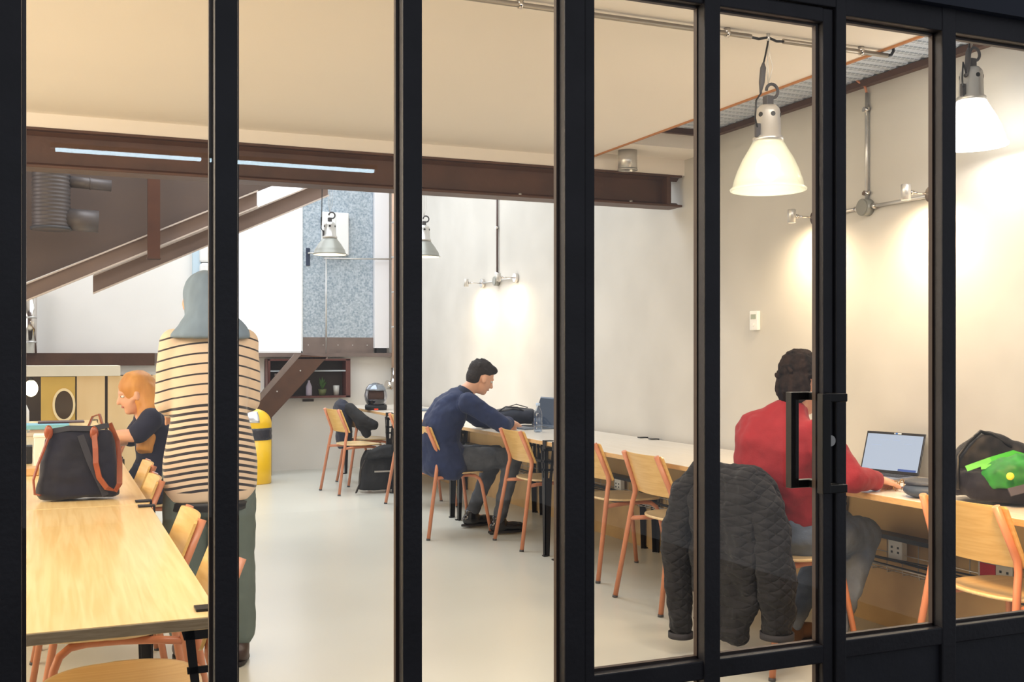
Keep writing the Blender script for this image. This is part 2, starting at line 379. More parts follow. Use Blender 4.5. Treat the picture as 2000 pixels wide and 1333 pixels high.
dt = make_table('desk', '', 'table', 0.73, 1.777, M_desk, M_plyedge, -1, 'long pale desks along the right wall')
d1 = make_table('desk', 'pale oak desk nearest the glass, with the open lit laptop and the green-topped backpack', 'table', 0.62, 2.20, M_desk, M_plyedge, -1, 'long pale desks along the right wall')
d1.location = (3.335, 2.235, 0)
for i, (y, lb) in enumerate(((4.44, 'pale empty oak desk with two empty chairs between the two seated men'),
        (6.22, 'pale oak desk where the man in the blue blazer works'), (8.0, 'pale oak desk just behind the man in the blue blazer'), (9.78, 'pale oak desk at the rear wall, under the motorcycle helmet'))):
    o = dt if i == 0 else dup(dt, (0, 0, 0), 0, lb)
    o.location = (3.275, y, 0); o['label'] = lb

# ------------------------------------------------------------------ chairs (origin on the floor, sitter faces +x)
def make_chair():
    t = thing('plywood_chair', '', 'chair')
    for sy in (-1, 1):
        pts = [(-0.25, 0.235 * sy, 0.0), (-0.165, 0.192 * sy, 0.52), (-0.155, 0.187 * sy, 0.56), (-0.158, 0.184 * sy, 0.60), (-0.17, 0.181 * sy, 0.63), (-0.235, 0.166 * sy, 0.787)]
        lg = MB().tube(pts, 0.0135, 14).build('rear_leg', M_copper, t)
        MB().cyl((-0.2505, 0.2353 * sy, 0.0), (-0.249, 0.2345 * sy, 0.012), 0.0145).build('foot_cap', M_gplastic, lg)
        # front leg: leaves the rear leg under the seat, runs forward, arcs down
        fp = [(-0.178, 0.198 * sy, 0.425), (-0.10, 0.17 * sy, 0.428), (0.0, 0.145 * sy, 0.43), (0.10, 0.142 * sy, 0.43), (0.145, 0.148 * sy, 0.424), (0.175, 0.158 * sy, 0.402), (0.19, 0.166 * sy, 0.365), (0.25, 0.205 * sy, 0.0)]
        fl = MB().tube(fp, 0.0125, 14).build('front_leg', M_copper, t)
        MB().cyl((0.2505, 0.2055 * sy, 0.0), (0.248, 0.204 * sy, 0.012), 0.0137).build('foot_cap', M_gplastic, fl)
    # seat: rounded dished plywood shell
    mb = MB(); n = 48; rings = []
    def outline(a):
        x = math.cos(a); y = math.sin(a); e = 2.6
        k = (abs(x) ** e + abs(y) ** e) ** (-1 / e)
        return x * k * 0.20, y * k * (0.208 if x < 0 else 0.20)
    prof = [(0.0, 0.0), (0.5, 0.001), (0.8, 0.004), (0.95, 0.009), (1.0, 0.010), (1.005, 0.004), (1.0, -0.002), (0.94, -0.003), (0.78, -0.008), (0.0, -0.012)]
    vs = []; fs = []
    for r, z in prof:
        for k in range(n):
            x, y = outline(2 * PI * k / n)
            zz = z - (0.012 * max(0, (x * r) / 0.2) ** 3)
            vs.append((0.045 + x * r, y * r, 0.450 + zz))
    for i in range(len(prof) - 1):
        for k in range(n): fs.append((i * n + k, i * n + (k + 1) % n, (i + 1) * n + (k + 1) % n, (i + 1) * n + k))
    mb.add(vs, fs, True).build('seat', M_plyseat, t)
    # curved plywood backrest in front of the posts
    mb = MB(); vs = []; fs = []; nu = 18; th = 0.009
    for side in (0, 1):
        for j, (z, x0, hw) in enumerate(((0.572, -0.141, 0.197), (0.578, -0.143, 0.205), (0.70, -0.190, 0.197), (0.778, -0.221, 0.192), (0.786, -0.224, 0.184))):
            for i in range(nu + 1):
                u = -1 + 2 * i / nu
                vs.append((x0 - 0.028 * (1 - u * u) + 0.006 + (th if side else 0), u * hw, z))
    rows = 5; W = nu + 1
    for side in (0, 1):
        o = side * rows * W
        for j in range(rows - 1):
            for i in range(nu): fs.append((o + j * W + i, o + j * W + i + 1, o + (j + 1) * W + i + 1, o + (j + 1) * W + i))
    for j in range(rows - 1):
        for i in (0, nu): fs.append((j * W + i, (j + 1) * W + i, rows * W + (j + 1) * W + i, rows * W + j * W + i))
    for i in range(nu):
        for j in (0, rows - 1): fs.append((j * W + i, j * W + i + 1, rows * W + j * W + i + 1, rows * W + j * W + i))
    mb.add(vs, fs, True); bo = mb.build('backrest', M_ply, t)
    for p in bo.data.polygons: p.use_smooth = False
    MB().bb(-0.06, 0.13, -0.146, -0.006, 0.428, 0.4365).bb(-0.06, 0.13, 0.006, 0.146, 0.428, 0.4365).build('seat_bracket', M_black, t)
    return t
ch = make_chair()
DK = 'plywood chairs along the right-hand desks'; LF = 'plywood chairs along the left-hand tables'
chairs = [
 (3.155, 2.87, 0, DK, 'empty plywood chair closest to the glass at the right edge, before the black backpack'),
 (2.86, 3.79, 4, DK, 'plywood chair under the man in the red sweater, dark quilted jacket over its back'),
 (3.01, 4.85, 0, DK, 'empty plywood chair directly behind the quilted jacket, seen whole at the middle desk'),
 (3.09, 5.67, 0, DK, 'empty plywood chair half hidden by the fourth black upright at the middle desk'),
 (3.08, 6.73, 0, DK, 'empty plywood chair between the man in the blue blazer and the black desk legs'),
 (2.64, 7.39, 3, DK, 'plywood chair on which the man in the blue blazer sits'),
 (2.90, 8.80, 0, DK, 'plywood chair mostly hidden behind the third black upright, beside the black floor backpack'),
 (2.62, 9.97, 8, DK, 'empty plywood chair pulled out from the rear desk, furthest left in its row'),
 (2.90, 10.55, 0, DK, 'plywood chair at the rear desk with the dark jacket hung over it'),
 (0.20, 2.93, 180, LF, 'plywood chair nearest the glass at the left table, round seat at the bottom edge'),
 (0.19, 3.62, 180, LF, 'plywood chair second from the glass along the left table'),
 (0.17, 4.73, 180, LF, 'plywood chair left of the striped sweater, nearer one of the pair there'),
 (0.19, 5.36, 180, LF, 'plywood chair left of the striped sweater, further one of the pair there'),
 (0.53, 6.50, 176, LF, 'plywood chair on which the fair-haired woman sits'),
 (0.20, 7.45, 180, LF, 'plywood chair seen beyond the outstretched arm of the fair-haired woman')]
for i, (x, y, a, g, lb) in enumerate(chairs):
    o = ch if i == 0 else dup(ch, (0, 0, 0), 0, lb)
    o.location = (x, y, 0); o.rotation_euler = (0, 0, math.radians(a)); o['label'] = lb; o['group'] = g

# ------------------------------------------------------------------ pendant lamps
def shade_mat(name, tint, es):
    m = bpy.data.materials.new(name); m.use_nodes = True; N = m.node_tree.nodes; L = m.node_tree.links; N.remove(N['Principled BSDF'])
    t = N.new('ShaderNodeBsdfTransparent'); t.inputs[0].default_value = (1, 0.97, 0.88, 1)
    e = N.new('ShaderNodeEmission'); e.inputs[0].default_value = lin(tint); e.inputs[1].default_value = es
    g = N.new('ShaderNodeBsdfGlossy'); g.inputs['Roughness'].default_value = 0.15
    lw = N.new('ShaderNodeLayerWeight'); lw.inputs[0].default_value = 0.4
    a = N.new('ShaderNodeMixShader'); a.inputs[0].default_value = 0.72; L.new(t.outputs[0], a.inputs[1]); L.new(e.outputs[0], a.inputs[2])
    c = N.new('ShaderNodeMixShader'); mm = N.new('ShaderNodeMath'); mm.operation = 'MULTIPLY'; mm.inputs[1].default_value = 0.35
    L.new(lw.outputs['Facing'], mm.inputs[0]); st_ = N.new('ShaderNodeMapRange'); st_.inputs['To Min'].default_value = es * 1.7; st_.inputs['To Max'].default_value = es * 0.7; L.new(lw.outputs['Facing'], st_.inputs['Value']); L.new(st_.outputs[0], e.inputs[1]); L.new(mm.outputs[0], c.inputs[0]); L.new(a.outputs[0], c.inputs[1]); L.new(g.outputs[0], c.inputs[2]); L.new(c.outputs[0], N['Material Output'].inputs[0])
    return m
M_bulbw = emission('lamp_bulb_warm', (255, 246, 214), 7.0)
def pendant(name, label, loc, ztop, shade_m, bulb_m, energy, color, R=0.136, H=0.185, glassy=True, cable=True, house_r=0.045):
    t = thing(name, label, 'lamp', loc, 0, 'bell-shaped pendant lamps')
    prof = [(R + 0.004, 0.0), (R + 0.006, 0.006), (R - 0.004, 0.014), (R - 0.010, 0.04), (R - 0.022, H * 0.40), (R - 0.040, H * 0.62), (R - 0.062, H * 0.82), (0.056, H)]
    sh = MB().lathe(prof + [(r - 0.004, z) for r, z in prof[::-1]], n=48, close=True).build('lamp_shade', shade_m, t)
    MB().ell((0, 0, 0.085), (0.046, 0.046, 0.052)).build('bulb', bulb_m, t)
    h = MB().lathe([(0.0, H + 0.135), (0.03, H + 0.134), (house_r - 0.003, H + 0.12), (house_r, H + 0.108), (house_r + 0.003, H + 0.02), (house_r + 0.012, H + 0.012), (house_r + 0.012, H - 0.004), (0.0, H - 0.004)], n=32).build('housing', M_steel, t)
    for k in range(6):
        a = k * PI / 3 + 0.3
        MB().cyl((math.cos(a) * (house_r - 0.004), math.sin(a) * (house_r - 0.004), H + 0.095), (math.cos(a) * (house_r + 0.0015), math.sin(a) * (house_r + 0.0015), H + 0.095), 0.009, n=14).build('vent_hole', M_blackp, h)
    MB().box((0, 0, H + 0.15), (0.03, 0.03, 0.04)).build('neck', M_gplastic, t, bevel=0.003)
    hk = [(0.018 + 0.026 * math.cos(a), 0, H + 0.19 + 0.026 * math.sin(a)) for a in [(-100 + 20 * q) * PI / 180 for q in range(15)]]
    MB().tube([(0.012, 0, H + 0.165)] + hk, 0.006, 10).build('hook', M_gplastic, t)
    zt = ztop - loc[2]
    wr = MB()
    for dx, dy in ((0.002, 0.004), (-0.008, -0.006), (0.014, 0.0)):
        wr.tube([(0.0, 0, H + 0.21), (dx * 1.5, dy, H + 0.28), (dx * 0.6, dy, zt - 0.06), (0, 0, zt)], 0.0012, 6)
    wr.build('suspension_wire', M_steel, t)
    if cable:
        MB().tube([(0, 0, zt - 0.005), (-0.02, -0.012, zt - 0.06), (-0.036, -0.02, zt - 0.10), (-0.05, -0.025, zt - 0.21), (-0.075, -0.03, H + 0.14), (-0.08, -0.03, H + 0.075), (-0.055, -0.01, H + 0.04)], 0.0035, 8).build('cable', M_blackp, t)
        MB().tube([(-0.036, -0.02, zt - 0.095), (-0.038, -0.021, zt - 0.115), (-0.046, -0.024, zt - 0.17), (-0.052, -0.025, zt - 0.21)], [0.004, 0.011, 0.011, 0.004], 12).build('connector', M_gplastic, t)
        MB().box((-0.055, -0.01, H + 0.035), (0.018, 0.012, 0.05)).build('cable_clamp', M_gplastic, t)
    light(name + '_light', 'POINT', (loc[0], loc[1], loc[2] + 0.05), energy, color, shadow_soft_size=0.05)
    return t
sm1 = shade_mat('prismatic_glass_lit', (252, 240, 200), 0.72)
pendant('pendant_lamp', 'bell pendant with a yellowish glowing ribbed glass shade hanging over the man in red', (2.462, 3.34, 1.912), 2.478, sm1, M_bulbw, 24, (1.0, 0.86, 0.68))
pendant('pendant_lamp', 'bell pendant with a blown-out white shade at the upper right corner', (3.43, 3.30, 2.145), 2.63, shade_mat('white_shade_lit', (255, 253, 250), 3.2), M_bulbw, 13, (1, 0.93, 0.85), cable=True)
M_alu = mat('spun_aluminium', (150, 150, 142), 0.4, 0.4, var=0.05)
pendant('pendant_lamp', 'grey metal bell pendant before the galvanised door', (2.127, 8.9, 2.132), 4.5, M_alu, M_bulbw, 9, (1, 0.9, 0.78), H=0.14, house_r=0.05)
pendant('pendant_lamp', 'grey metal bell pendant half hidden by the third black upright', (2.955, 8.9, 2.142), 4.5, M_alu, M_bulbw, 9, (1, 0.9, 0.78), H=0.14, house_r=0.05)

# ------------------------------------------------------------------ conduits on ceiling and wall
cd = thing('ceiling_conduit', 'thin galvanised conduit running across the cream ceiling to the pendant', 'pipe', (0, 3.34, 2.48))
MB().tube([(-1.5, 0, 0), (2.385, 0, 0)], 0.0095).build('pipe', M_cond, cd)
MB().tube([(2.53, 0, 0), (3.03, 0, 0)], 0.0095).build('pipe', M_cond, cd)
MB().tube([(2.36, 0, 0), (2.42, 0, -0.004), (2.462, 0, 0.006), (2.50, 0, -0.004), (2.55, 0, 0)], 0.005).build('cable', M_blackp, cd)
MB().tube([(3.03, 0, 0), (3.05, 0, 0.004), (3.062, 0, 0.02), (3.06, 0, 0.05)], 0.006).build('cable', M_blackp, cd)
for x in (0.6, 1.45, 2.28, 2.71, 2.9): MB().cyl((x, 0, -0.004), (x, 0, 0.02), 0.012).cyl((x - 0.006, 0, -0.0), (x + 0.006, 0, -0.0), 0.014).build('clip', M_chrome, cd)
MB().tube([(2.462, 0, -0.008), (2.462, 0, 0.02)], 0.007).build('ceiling_hook', M_steel, cd)
def wall_conduit(yj, zj, ztop, y_lamps, label, heights, top_cable):
    t = thing('wall_conduit', label, 'pipe', (3.665, yj, 0))
    MB().tube([(0, 0, zj + 0.03), (0, 0, ztop)], 0.009).build('pipe', M_steel if top_cable else mat('dark_copper_pipe', (86, 66, 60), 0.5), t)
    if top_cable: MB().tube([(0, 0, ztop - 0.004), (-0.004, 0.006, ztop + 0.03), (-0.02, 0.02, ztop + 0.05), (-0.03, 0.04, ztop + 0.07)], 0.006).build('cable', M_copper, t)
    MB().cyl((0.012, 0, zj), (-0.03, 0, zj), 0.042, n=32).cyl((-0.03, 0, zj), (-0.034, 0, zj), 0.038, n=32).build('junction_box', M_alu, t)
    for z in (zj + 0.07, zj + 0.48):
        if z < ztop: MB().cyl((0.012, 0, z), (-0.018, 0, z), 0.012).box((-0.006, 0, z), (0.008, 0.045, 0.014)).build('clip', M_chrome, t)
    for y in y_lamps:
        s = 1 if y > yj else -1
        MB().tube([(-0.006, s * 0.04, zj), (-0.006, (y - yj) - s * 0.03, zj)], 0.0085).build('pipe', M_steel, t)
        MB().cyl((-0.006, s * 0.045, zj), (-0.006, s * 0.075, zj), 0.014).build('gland', M_chrome, t)
    return t
wall_conduit(4.18, 2.018, 2.58, (4.555, 3.745), 'steel conduit dropping from the metal deck to a round box between two wall lamps', None, True)
wall_conduit(8.96, 1.955, 2.95, (9.32, 8.54), 'thin dark conduit dropping to the pair of wall lamps behind the man in the blazer', None, False)
# transform: near pair conduit pieces above were built in world x offsets; make lamps
def wall_spot(y, z, label, energy):
    t = thing('wall_lamp', label, 'lamp', (3.68, y, z), 0, 'small cylindrical wall lamps')
    MB().cyl((0, 0, 0), (-0.03, 0, 0), 0.04, n=32).build('wall_plate', M_chrome, t, bevel=0.003)
    MB().cyl((-0.03, 0, 0), (-0.15, 0, 0), 0.005).cyl((-0.135, 0, 0), (-0.155, 0, 0), 0.011).build('arm', M_chrome, t)
    MB().lathe([(0.0, 0.035), (0.019, 0.035), (0.021, 0.032), (0.021, -0.035), (0.0175, -0.035), (0.0175, 0.012), (0.0, 0.012)], (-0.176, 0, 0), n=24).build('lamp_head', M_steel, t)
    MB().ell((-0.176, 0, -0.02), (0.015, 0.015, 0.012)).build('bulb', emission('spot_bulb', (255, 240, 205), 25.0) if 'spot_bulb' not in MATS else MATS['spot_bulb'], t)
    light('wall_lamp_light', 'SPOT', (3.68 - 0.176, y, z - 0.04), energy, (1.0, 0.78, 0.50), (math.radians(0), math.radians(-14), 0), spot_size=math.radians(172), spot_blend=1.0, shadow_soft_size=0.04)
wall_spot(4.555, 2.012, 'small chrome wall lamp left of the door stile, near the pendant with the yellowish shade', 17)
wall_spot(3.745, 2.024, 'small chrome wall lamp under the blown-out white pendant', 19)
wall_spot(9.32, 1.958, 'small chrome wall lamp left of the dark thin conduit behind the man in the blazer', 10)
wall_spot(8.54, 1.958, 'small chrome wall lamp right of the dark thin conduit behind the man in the blazer', 10)
th = thing('thermostat', 'small white wall thermostat with a display left of the man in red', 'thermostat', (3.68, 5.10, 1.49))
MB().bb(-0.022, 0, -0.038, 0.038, -0.055, 0.055).build('casing', M_white, th, bevel=0.004)
MB().bb(-0.0235, -0.021, -0.024, 0.024, 0.008, 0.036).build('display', mat('lcd', (168, 176, 160), 0.3), th)
MB().cyl((-0.022, 0, -0.025), (-0.028, 0, -0.025), 0.009).build('knob', M_white, th)

# ------------------------------------------------------------------ cable basket and sockets under the desks
ct = thing('cable_tray', 'long wire basket with dark cables fixed to the wall under the right-hand desks', 'cable tray', (3.640, 0, 0))
b = MB(); y = 2.1
while y < 11.3:
    b.tube([(0.015, y, 0.44), (-0.01, y, 0.43), (-0.012, y, 0.30), (-0.10, y, 0.295), (-0.105, y, 0.32)], 0.0022, 5, caps=False); y += 0.10
for (x, z) in ((-0.011, 0.43), (-0.012, 0.365), (-0.012, 0.30), (-0.06, 0.296), (-0.105, 0.32)): b.tube([(x, 2.1, z), (x, 11.3, z)], 0.0025, 6)
b.build('wire_basket', M_steel, ct)
MB().bb(-0.06, 0.025, 2.1, 11.3, 0.435, 0.455).build('trunking', M_blackp, ct)
b = MB()
for k in range(4):
    pts = []; y = 2.2; 
    while y < 11.2:
        pts.append((-0.03 - 0.012 * k + 0.012 * math.sin(y * (2.1 + k)), y, 0.318 + 0.012 * k + 0.014 * math.sin(y * (1.3 + 0.7 * k) + k))); y += 0.15
    b.tube(pts, 0.0045, 6)
b.build('cables', M_blackp, ct)
def socket(y, label, red, loc_x=3.632):
    t = thing('socket_outlet', label, 'socket', (loc_x, y, 0.385), 0, 'power sockets on the wire basket')
    MB().bb(-0.02, 0.012, -0.09 if red else -0.045, 0.045 if not red else 0.09, -0.045, 0.045).build('face_plate', M_white if not red else mat('grey_plate', (176, 172, 164), 0.5), t, bevel=0.003)
    if red: MB().bb(-0.024, -0.018, -0.005, 0.075, -0.034, 0.034).build('red_insert', M_red, t)
    for q in ((-0.02, 0.02) if not red else (-0.03, -0.065)):
        for zz in (-0.01, 0.012): MB().box((-0.0205, q, zz), (0.004, 0.010, 0.010)).build('socket_hole', M_blackp, t)
    return t
socket(3.93, 'white socket outlet on the basket beside the knee of the man in red', False)
socket(3.35, 'socket outlet with a dark red insert under the chair nearest the glass', True)
socket(5.62, 'white socket outlet under the desk between the two empty middle chairs', False)
socket(7.45, 'socket outlet with a red insert beside the knee of the man in the blazer', True)
socket(6.62, 'white socket outlet behind the fourth black upright', False)

# ------------------------------------------------------------------ rear of the room
M_steelbr = mat('brownish_grey_steel', (128, 112, 104), 0.5, 0.2, var=0.2, vscale=6)
md = thing('door_2', None, None, (2.571, 12.07, 1.312)); tag(md, 'galvanised sheet-metal door on the raised landing', None, None, 'structure')
MB().bb(0, 0.812, -0.03, 0, 0.0, 2.1).build('door_leaf', M_galv, md, bevel=0.004)
MB().bb(0.0, 0.812, -0.034, -0.03, 0.0, 0.177).build('kick_plate', M_steelbr, md)
for i in range(5): MB().cyl((0.06 + i * 0.17, -0.038, 0.09), (0.06 + i * 0.17, -0.032, 0.09), 0.006, n=10).build('rivet', M_steel, md)
hp = MB().bb(0.035, 0.08, -0.042, -0.03, 0.98, 1.18).build('handle_plate', mat('dark_blue_plate', (40, 52, 76), 0.4), md, bevel=0.004)
MB().cyl((0.058, -0.04, 1.12), (0.058, -0.09, 1.12), 0.009).cyl((0.055, -0.085, 1.12), (0.17, -0.085, 1.12), 0.009).build('lever', M_steel, hp)
wc = thing('wall_cabinet', 'white metal box fixed to the galvanised door behind the grey pendant', 'cabinet', (2.93, 12.035, 2.42))
MB().bb(-0.155, 0.15, -0.07, 0, 0.0, 0.48).build('body', M_white, wc, bevel=0.008)
MB().bb(-0.145, -0.005, -0.078, -0.07, 0.01, 0.47).bb(0.005, 0.14, -0.078, -0.07, 0.01, 0.47).build('door', M_white, wc, bevel=0.003)
for x in (-0.157, 0.152): MB().bb(x - 0.006, x + 0.006, -0.05, -0.02, 0.33, 0.42).build('latch', M_blackp, wc)
win = thing('window_20', None, None, (1.60, 12.06, 1.312)); tag(win, 'blown-out bright frosted window left of the galvanised door', None, None, 'structure')
MB().bb(0.02, 0.95, -0.01, 0.0, 0.02, 2.2).build('pane', emission('daylit_frosted_pane', (250, 252, 255), 1.5), win)
MB().bb(0.0, 0.02, -0.03, 0.01, 0, 2.2).bb(0.95, 0.968, -0.03, 0.01, 0, 2.2).bb(0, 0.97, -0.03, 0.01, 0.0, 0.02).build('window_frame', M_white, win)
struct('trim_4', MB().bb(3.385, 3.555, 11.98, 12.08, 1.37, 4.5), mat('white_pillar', (240, 238, 240), 0.6), 'white pillar right of the galvanised door')
struct('trim_5', MB().bb(3.41, 3.53, 11.99, 12.08, 1.313, 1.37), M_black)
struct('trim_6', MB().bb(2.0, 3.65, 11.95, 12.08, 1.268, 1.312), M_steelbr, 'steel edge of the raised landing')
struct('trim_7', MB().bb(-1.2, 0.984, 11.98, 12.08, 1.18, 1.31), M_brown, 'brown steel channel along the rear wall')
struct('trim_8', MB().bb(0.984, 2.0, 12.0, 12.08, 1.20, 1.31), M_steelbr)
struct('trim_9', MB().bb(1.377, 1.46, 12.0, 12.08, 1.31, 4.5), mat('pale_blue_post', (196, 216, 228), 0.5), 'pale blue post on the rear wall')
ht = thing('wall_heater', 'white rounded wall unit high on the rear wall above the hooded head', 'heater', (1.545, 12.05, 2.12))
MB().bb(-0.1, 0.1, -0.12, 0, 0.0, 0.16).build('lower_body', M_white, ht, bevel=0.03)
MB().bb(-0.1, 0.1, -0.10, 0, 0.17, 0.34).build('upper_body', M_white, ht, bevel=0.02)
# corner down pipe
cp = thing('down_pipe', 'insulated vertical pipe with a silver elbow in the rear right corner', 'pipe', (3.60, 11.93, 0))
MB().cyl((0.01, 0, 1.10), (0.01, 0, 4.4), 0.038, n=24).build('pipe', mat('pale_copper_pipe', (222, 186, 160), 0.4, 0.3, var=0.1), cp)
for z in (1.6, 2.0, 2.4, 2.8, 3.2): MB().cyl((0.01, 0, z), (0.01, 0, z + 0.02), 0.042).build('pipe_band', M_steel, cp)
MB().tube([(0.01, 0, 1.14), (0.01, 0, 1.03), (-0.01, -0.01, 0.97), (-0.05, -0.02, 0.94), (-0.10, -0.03, 0.95)], [0.046, 0.046, 0.048, 0.05, 0.052], 20).build('elbow', M_chrome, cp)
hr = thing('handrail', 'thin grey steel rail with one upright before the galvanised door', 'railing', (2.81, 11.93, 1.312))
MB().tube([(0, 0, 0.0), (0, 0, 1.06)], 0.009).build('post', M_steel, hr)
MB().tube([(-0.02, 0, 1.06), (0.80, 0, 1.08)], 0.009).build('rail', M_steel, hr)
p2 = thing('vertical_duct', 'silver vertical pipe standing in the rear corner at the left edge', 'pipe', (-0.22, 11.95, 1.31))
MB().cyl((0, 0, 0), (0, 0, 0.62), 0.065, n=28).build('pipe', M_chrome, p2)
for z in (0.1, 0.35): MB().cyl((0, 0, z), (0, 0, z + 0.02), 0.068, n=28).build('pipe_band', M_steel, p2)
# stairs to the landing
st = thing('staircase', 'short brown steel stair rising to the raised landing behind the yellow bin', 'stairs', (0, 11.6, 0))
MB().prism([(2.145, 0, 0.0), (2.145, 0, 0.622), (2.749, 0, 1.27), (2.386, 0, 1.30), (1.58, 0, 0.37), (1.30, 0, 0.0)], (0, 0.02, 0)).build('stringer', M_brown, st, bevel=0.003)
MB().prism([(1.86, -0.004, 0.69), (2.386, -0.004, 1.30), (2.46, -0.004, 1.295), (1.90, -0.004, 0.66)], (0, 0.004, 0)).build('stringer_edge', M_steelbr, st)
for k in range(5): MB().bb(1.42 + 0.2 * k, 1.68 + 0.2 * k, 0.02, 0.25, 0.22 + 0.21 * k, 0.245 + 0.21 * k).build('tread', M_steelbr, st)
MB().bb(2.40, 2.75, 0.0, 0.25, 1.248, 1.266).build('landing_plate', M_steelbr, st)
for x, z in ((1.7, 0.42), (1.95, 0.66), (2.2, 0.9), (2.45, 1.12)): MB().cyl((x, 0.0, z), (x, -0.008, z), 0.009, n=6).build('bolt', M_steel, st)
# shelf box on the rear wall, made up from what is mostly a glass reflection
nf = thing('reflection_shelf', 'dark reddish-brown shelf box made up from a glass reflection, right of the stair', 'shelf', (2.60, 12.07, 0.815))
M_rb = mat('reddish_brown', (96, 50, 42), 0.45, var=0.15)
MB().bb(-0.45, 0.47, -0.02, 0, 0, 0.43).build('back_panel', M_dark, nf)
MB().bb(-0.45, 0.47, -0.20, -0.02, 0, 0.02).bb(-0.45, 0.47, -0.20, -0.02, 0.41, 0.43).bb(-0.45, -0.42, -0.20, -0.02, 0, 0.43).bb(0.42, 0.47, -0.20, -0.02, 0, 0.43).build('frame', M_rb, nf, bevel=0.003)
MB().bb(-0.42, 0.42, -0.19, -0.02, 0.29, 0.305).build('shelf_board', mat('pale_shelf', (170, 176, 180), 0.4), nf)
tag(MB().lathe([(0.0, 0), (0.032, 0.0), (0.034, 0.01), (0.034, 0.10), (0.02, 0.135), (0.013, 0.15), (0.013, 0.17), (0, 0.17)], (2.62, 11.95, 0.837)).build('bottle', mat('lilac_plastic', (196, 186, 206), 0.3)), 'small pale lilac bottle on the brown wall shelf', 'bottle')
fp = thing('potted_plant', 'small green plant in a pot on the brown wall shelf', 'plant', (2.77, 11.95, 0.837))
MB().lathe([(0, 0), (0.035, 0), (0.048, 0.07), (0.044, 0.07), (0.04, 0.06), (0, 0.06)]).build('pot', mat('olive_pot', (96, 104, 60), 0.6), fp)
b = MB()
for k in range(26):
    a = random.uniform(0, 2 * PI); t_ = random.uniform(0.02, 0.075); h_ = random.uniform(0.06, 0.15)
    p0 = Vector((0, 0, 0.06)); p1 = Vector((math.cos(a) * t_ * .5, math.sin(a) * t_ * .5, 0.06 + h_ * .6)); p2_ = Vector((math.cos(a) * t_, math.sin(a) * t_, 0.06 + h_))
    sd = Vector((-math.sin(a), math.cos(a), 0)) * 0.011
    b.add([p0 - sd * .3, p0 + sd * .3, p1 - sd, p1 + sd, p2_], [(0, 1, 3, 2), (2, 3, 4)])
b.build('leaves', mat('leaf_green', (74, 110, 52), 0.5), fp)
gl = tag(MB().lathe([(0, 0), (0.03, 0), (0.036, 0.11), (0.034, 0.11), (0.028, 0.006), (0, 0.006)], (2.93, 11.95, 0.837)).build('drinking_glass', mat('frosted_glass', (190, 190, 186), 0.2)), 'pale drinking glass right of the plant on the brown wall shelf', 'glass')
sg = tag(MB().bb(2.575, 2.70, 12.06, 12.08, 0.765, 0.79).build('wall_plate', M_dark), 'small dark plate fixed to the rear wall under the brown shelf', 'plate')

# raking stair stringers and dark soffit in the upper rear left, spiral duct
def raker(name, label, x0, z0, x1, z1, h, y, th_=0.012):
    t = thing(name, label, 'beam', (0, y, 0)); sl = (z1 - z0) / (x1 - x0)
    MB().prism([(x0, 0, z0), (x1, 0, z1), (x1, 0, z1 + h), (x0, 0, z0 + h)], (0, th_, 0)).build('web', mat('grey_brown_stringer', (138, 116, 104), 0.5, 0.0, var=0.12, vscale=3), t)
    for dz in (0, h - 0.012): MB().prism([(x0, -0.05, z0 + dz), (x1, -0.05, z1 + dz), (x1, -0.05, z1 + dz + 0.012), (x0, -0.05, z0 + dz + 0.012)], (0, 0.06, 0)).build('flange', mat('flange_highlight', (214, 200, 190), 0.4, 0.0), t)  # paler flange colour paints the highlight along the channel edges
    return t
raker('raking_beam', 'upper sloping steel channel rising to the right under the I-beam', -3.0, 0.375, 1.50, 2.475, 0.135, 8.75)
raker('raking_beam', 'lower sloping steel channel with a cut vertical left end', 0.282, 1.764, 2.13, 2.630, 0.15, 8.98)
struct('wall_rear_left', MB().prism([(-3.2, 8.83, 0.47), (1.70, 8.83, 2.70), (1.70, 8.83, 4.5), (-3.2, 8.83, 4.5)], (0, 0.05, 0)), M_browng, 'dark grey-brown wall above the sloping channels')
hg = thing('hanging_post', 'brown steel flat bar hanging from the I-beam across the sloping channels', 'post', (0.70, 8.60, 2.02))
MB().bb(-0.045, 0.045, -0.02, 0.02, 0.0, 2.47).build('bar', mat('brown_bar', (92, 54, 34), 0.5, 0.2, var=0.2), hg)
MB().bb(-0.05, 0.05, -0.024, 0.024, 0.0, 0.012).build('end_plate', M_brown, hg)
sp = thing('spiral_duct', 'ribbed spiral ventilation duct hanging in the dark upper left corner', 'duct', (-0.016, 8.50, 2.2))
prof = []
z = 0.0
while z < 0.44:
    prof += [(0.128, z), (0.133, z + 0.006), (0.128, z + 0.012)]; z += 0.028
MB().lathe([(0.0, 0.0)] + prof + [(0.13, 0.47), (0.0, 0.47)], n=40).build('duct_body', M_duct, sp)
MB().lathe([(0.13, 0), (0.14, 0), (0.14, 0.02), (0.13, 0.02)], close=True, n=40).build('collar', M_gplastic, sp)
MB().tube([(0, 0, 0.40), (-0.03, 0, 0.46), (-0.12, 0, 0.50), (-0.5, 0, 0.50), (-2.5, 0, 0.50)], 0.075, 24).build('elbow', M_duct, sp)
MB().cyl((0.1, 0, 0.36), (0.41, 0, 0.345), 0.042).cyl((0.26, 0, 0.352), (0.27, 0, 0.352), 0.046).build('branch_pipe', M_duct, sp)
MB().cyl((0.1, 0, 0.085), (0.32, 0, 0.075), 0.08, n=28).build('branch_pipe', M_duct, sp)
MB().tube([(0, 0, 0.47), (0, 0, 2.3)], 0.005, 6).build('hanger_rod', M_steel, sp)

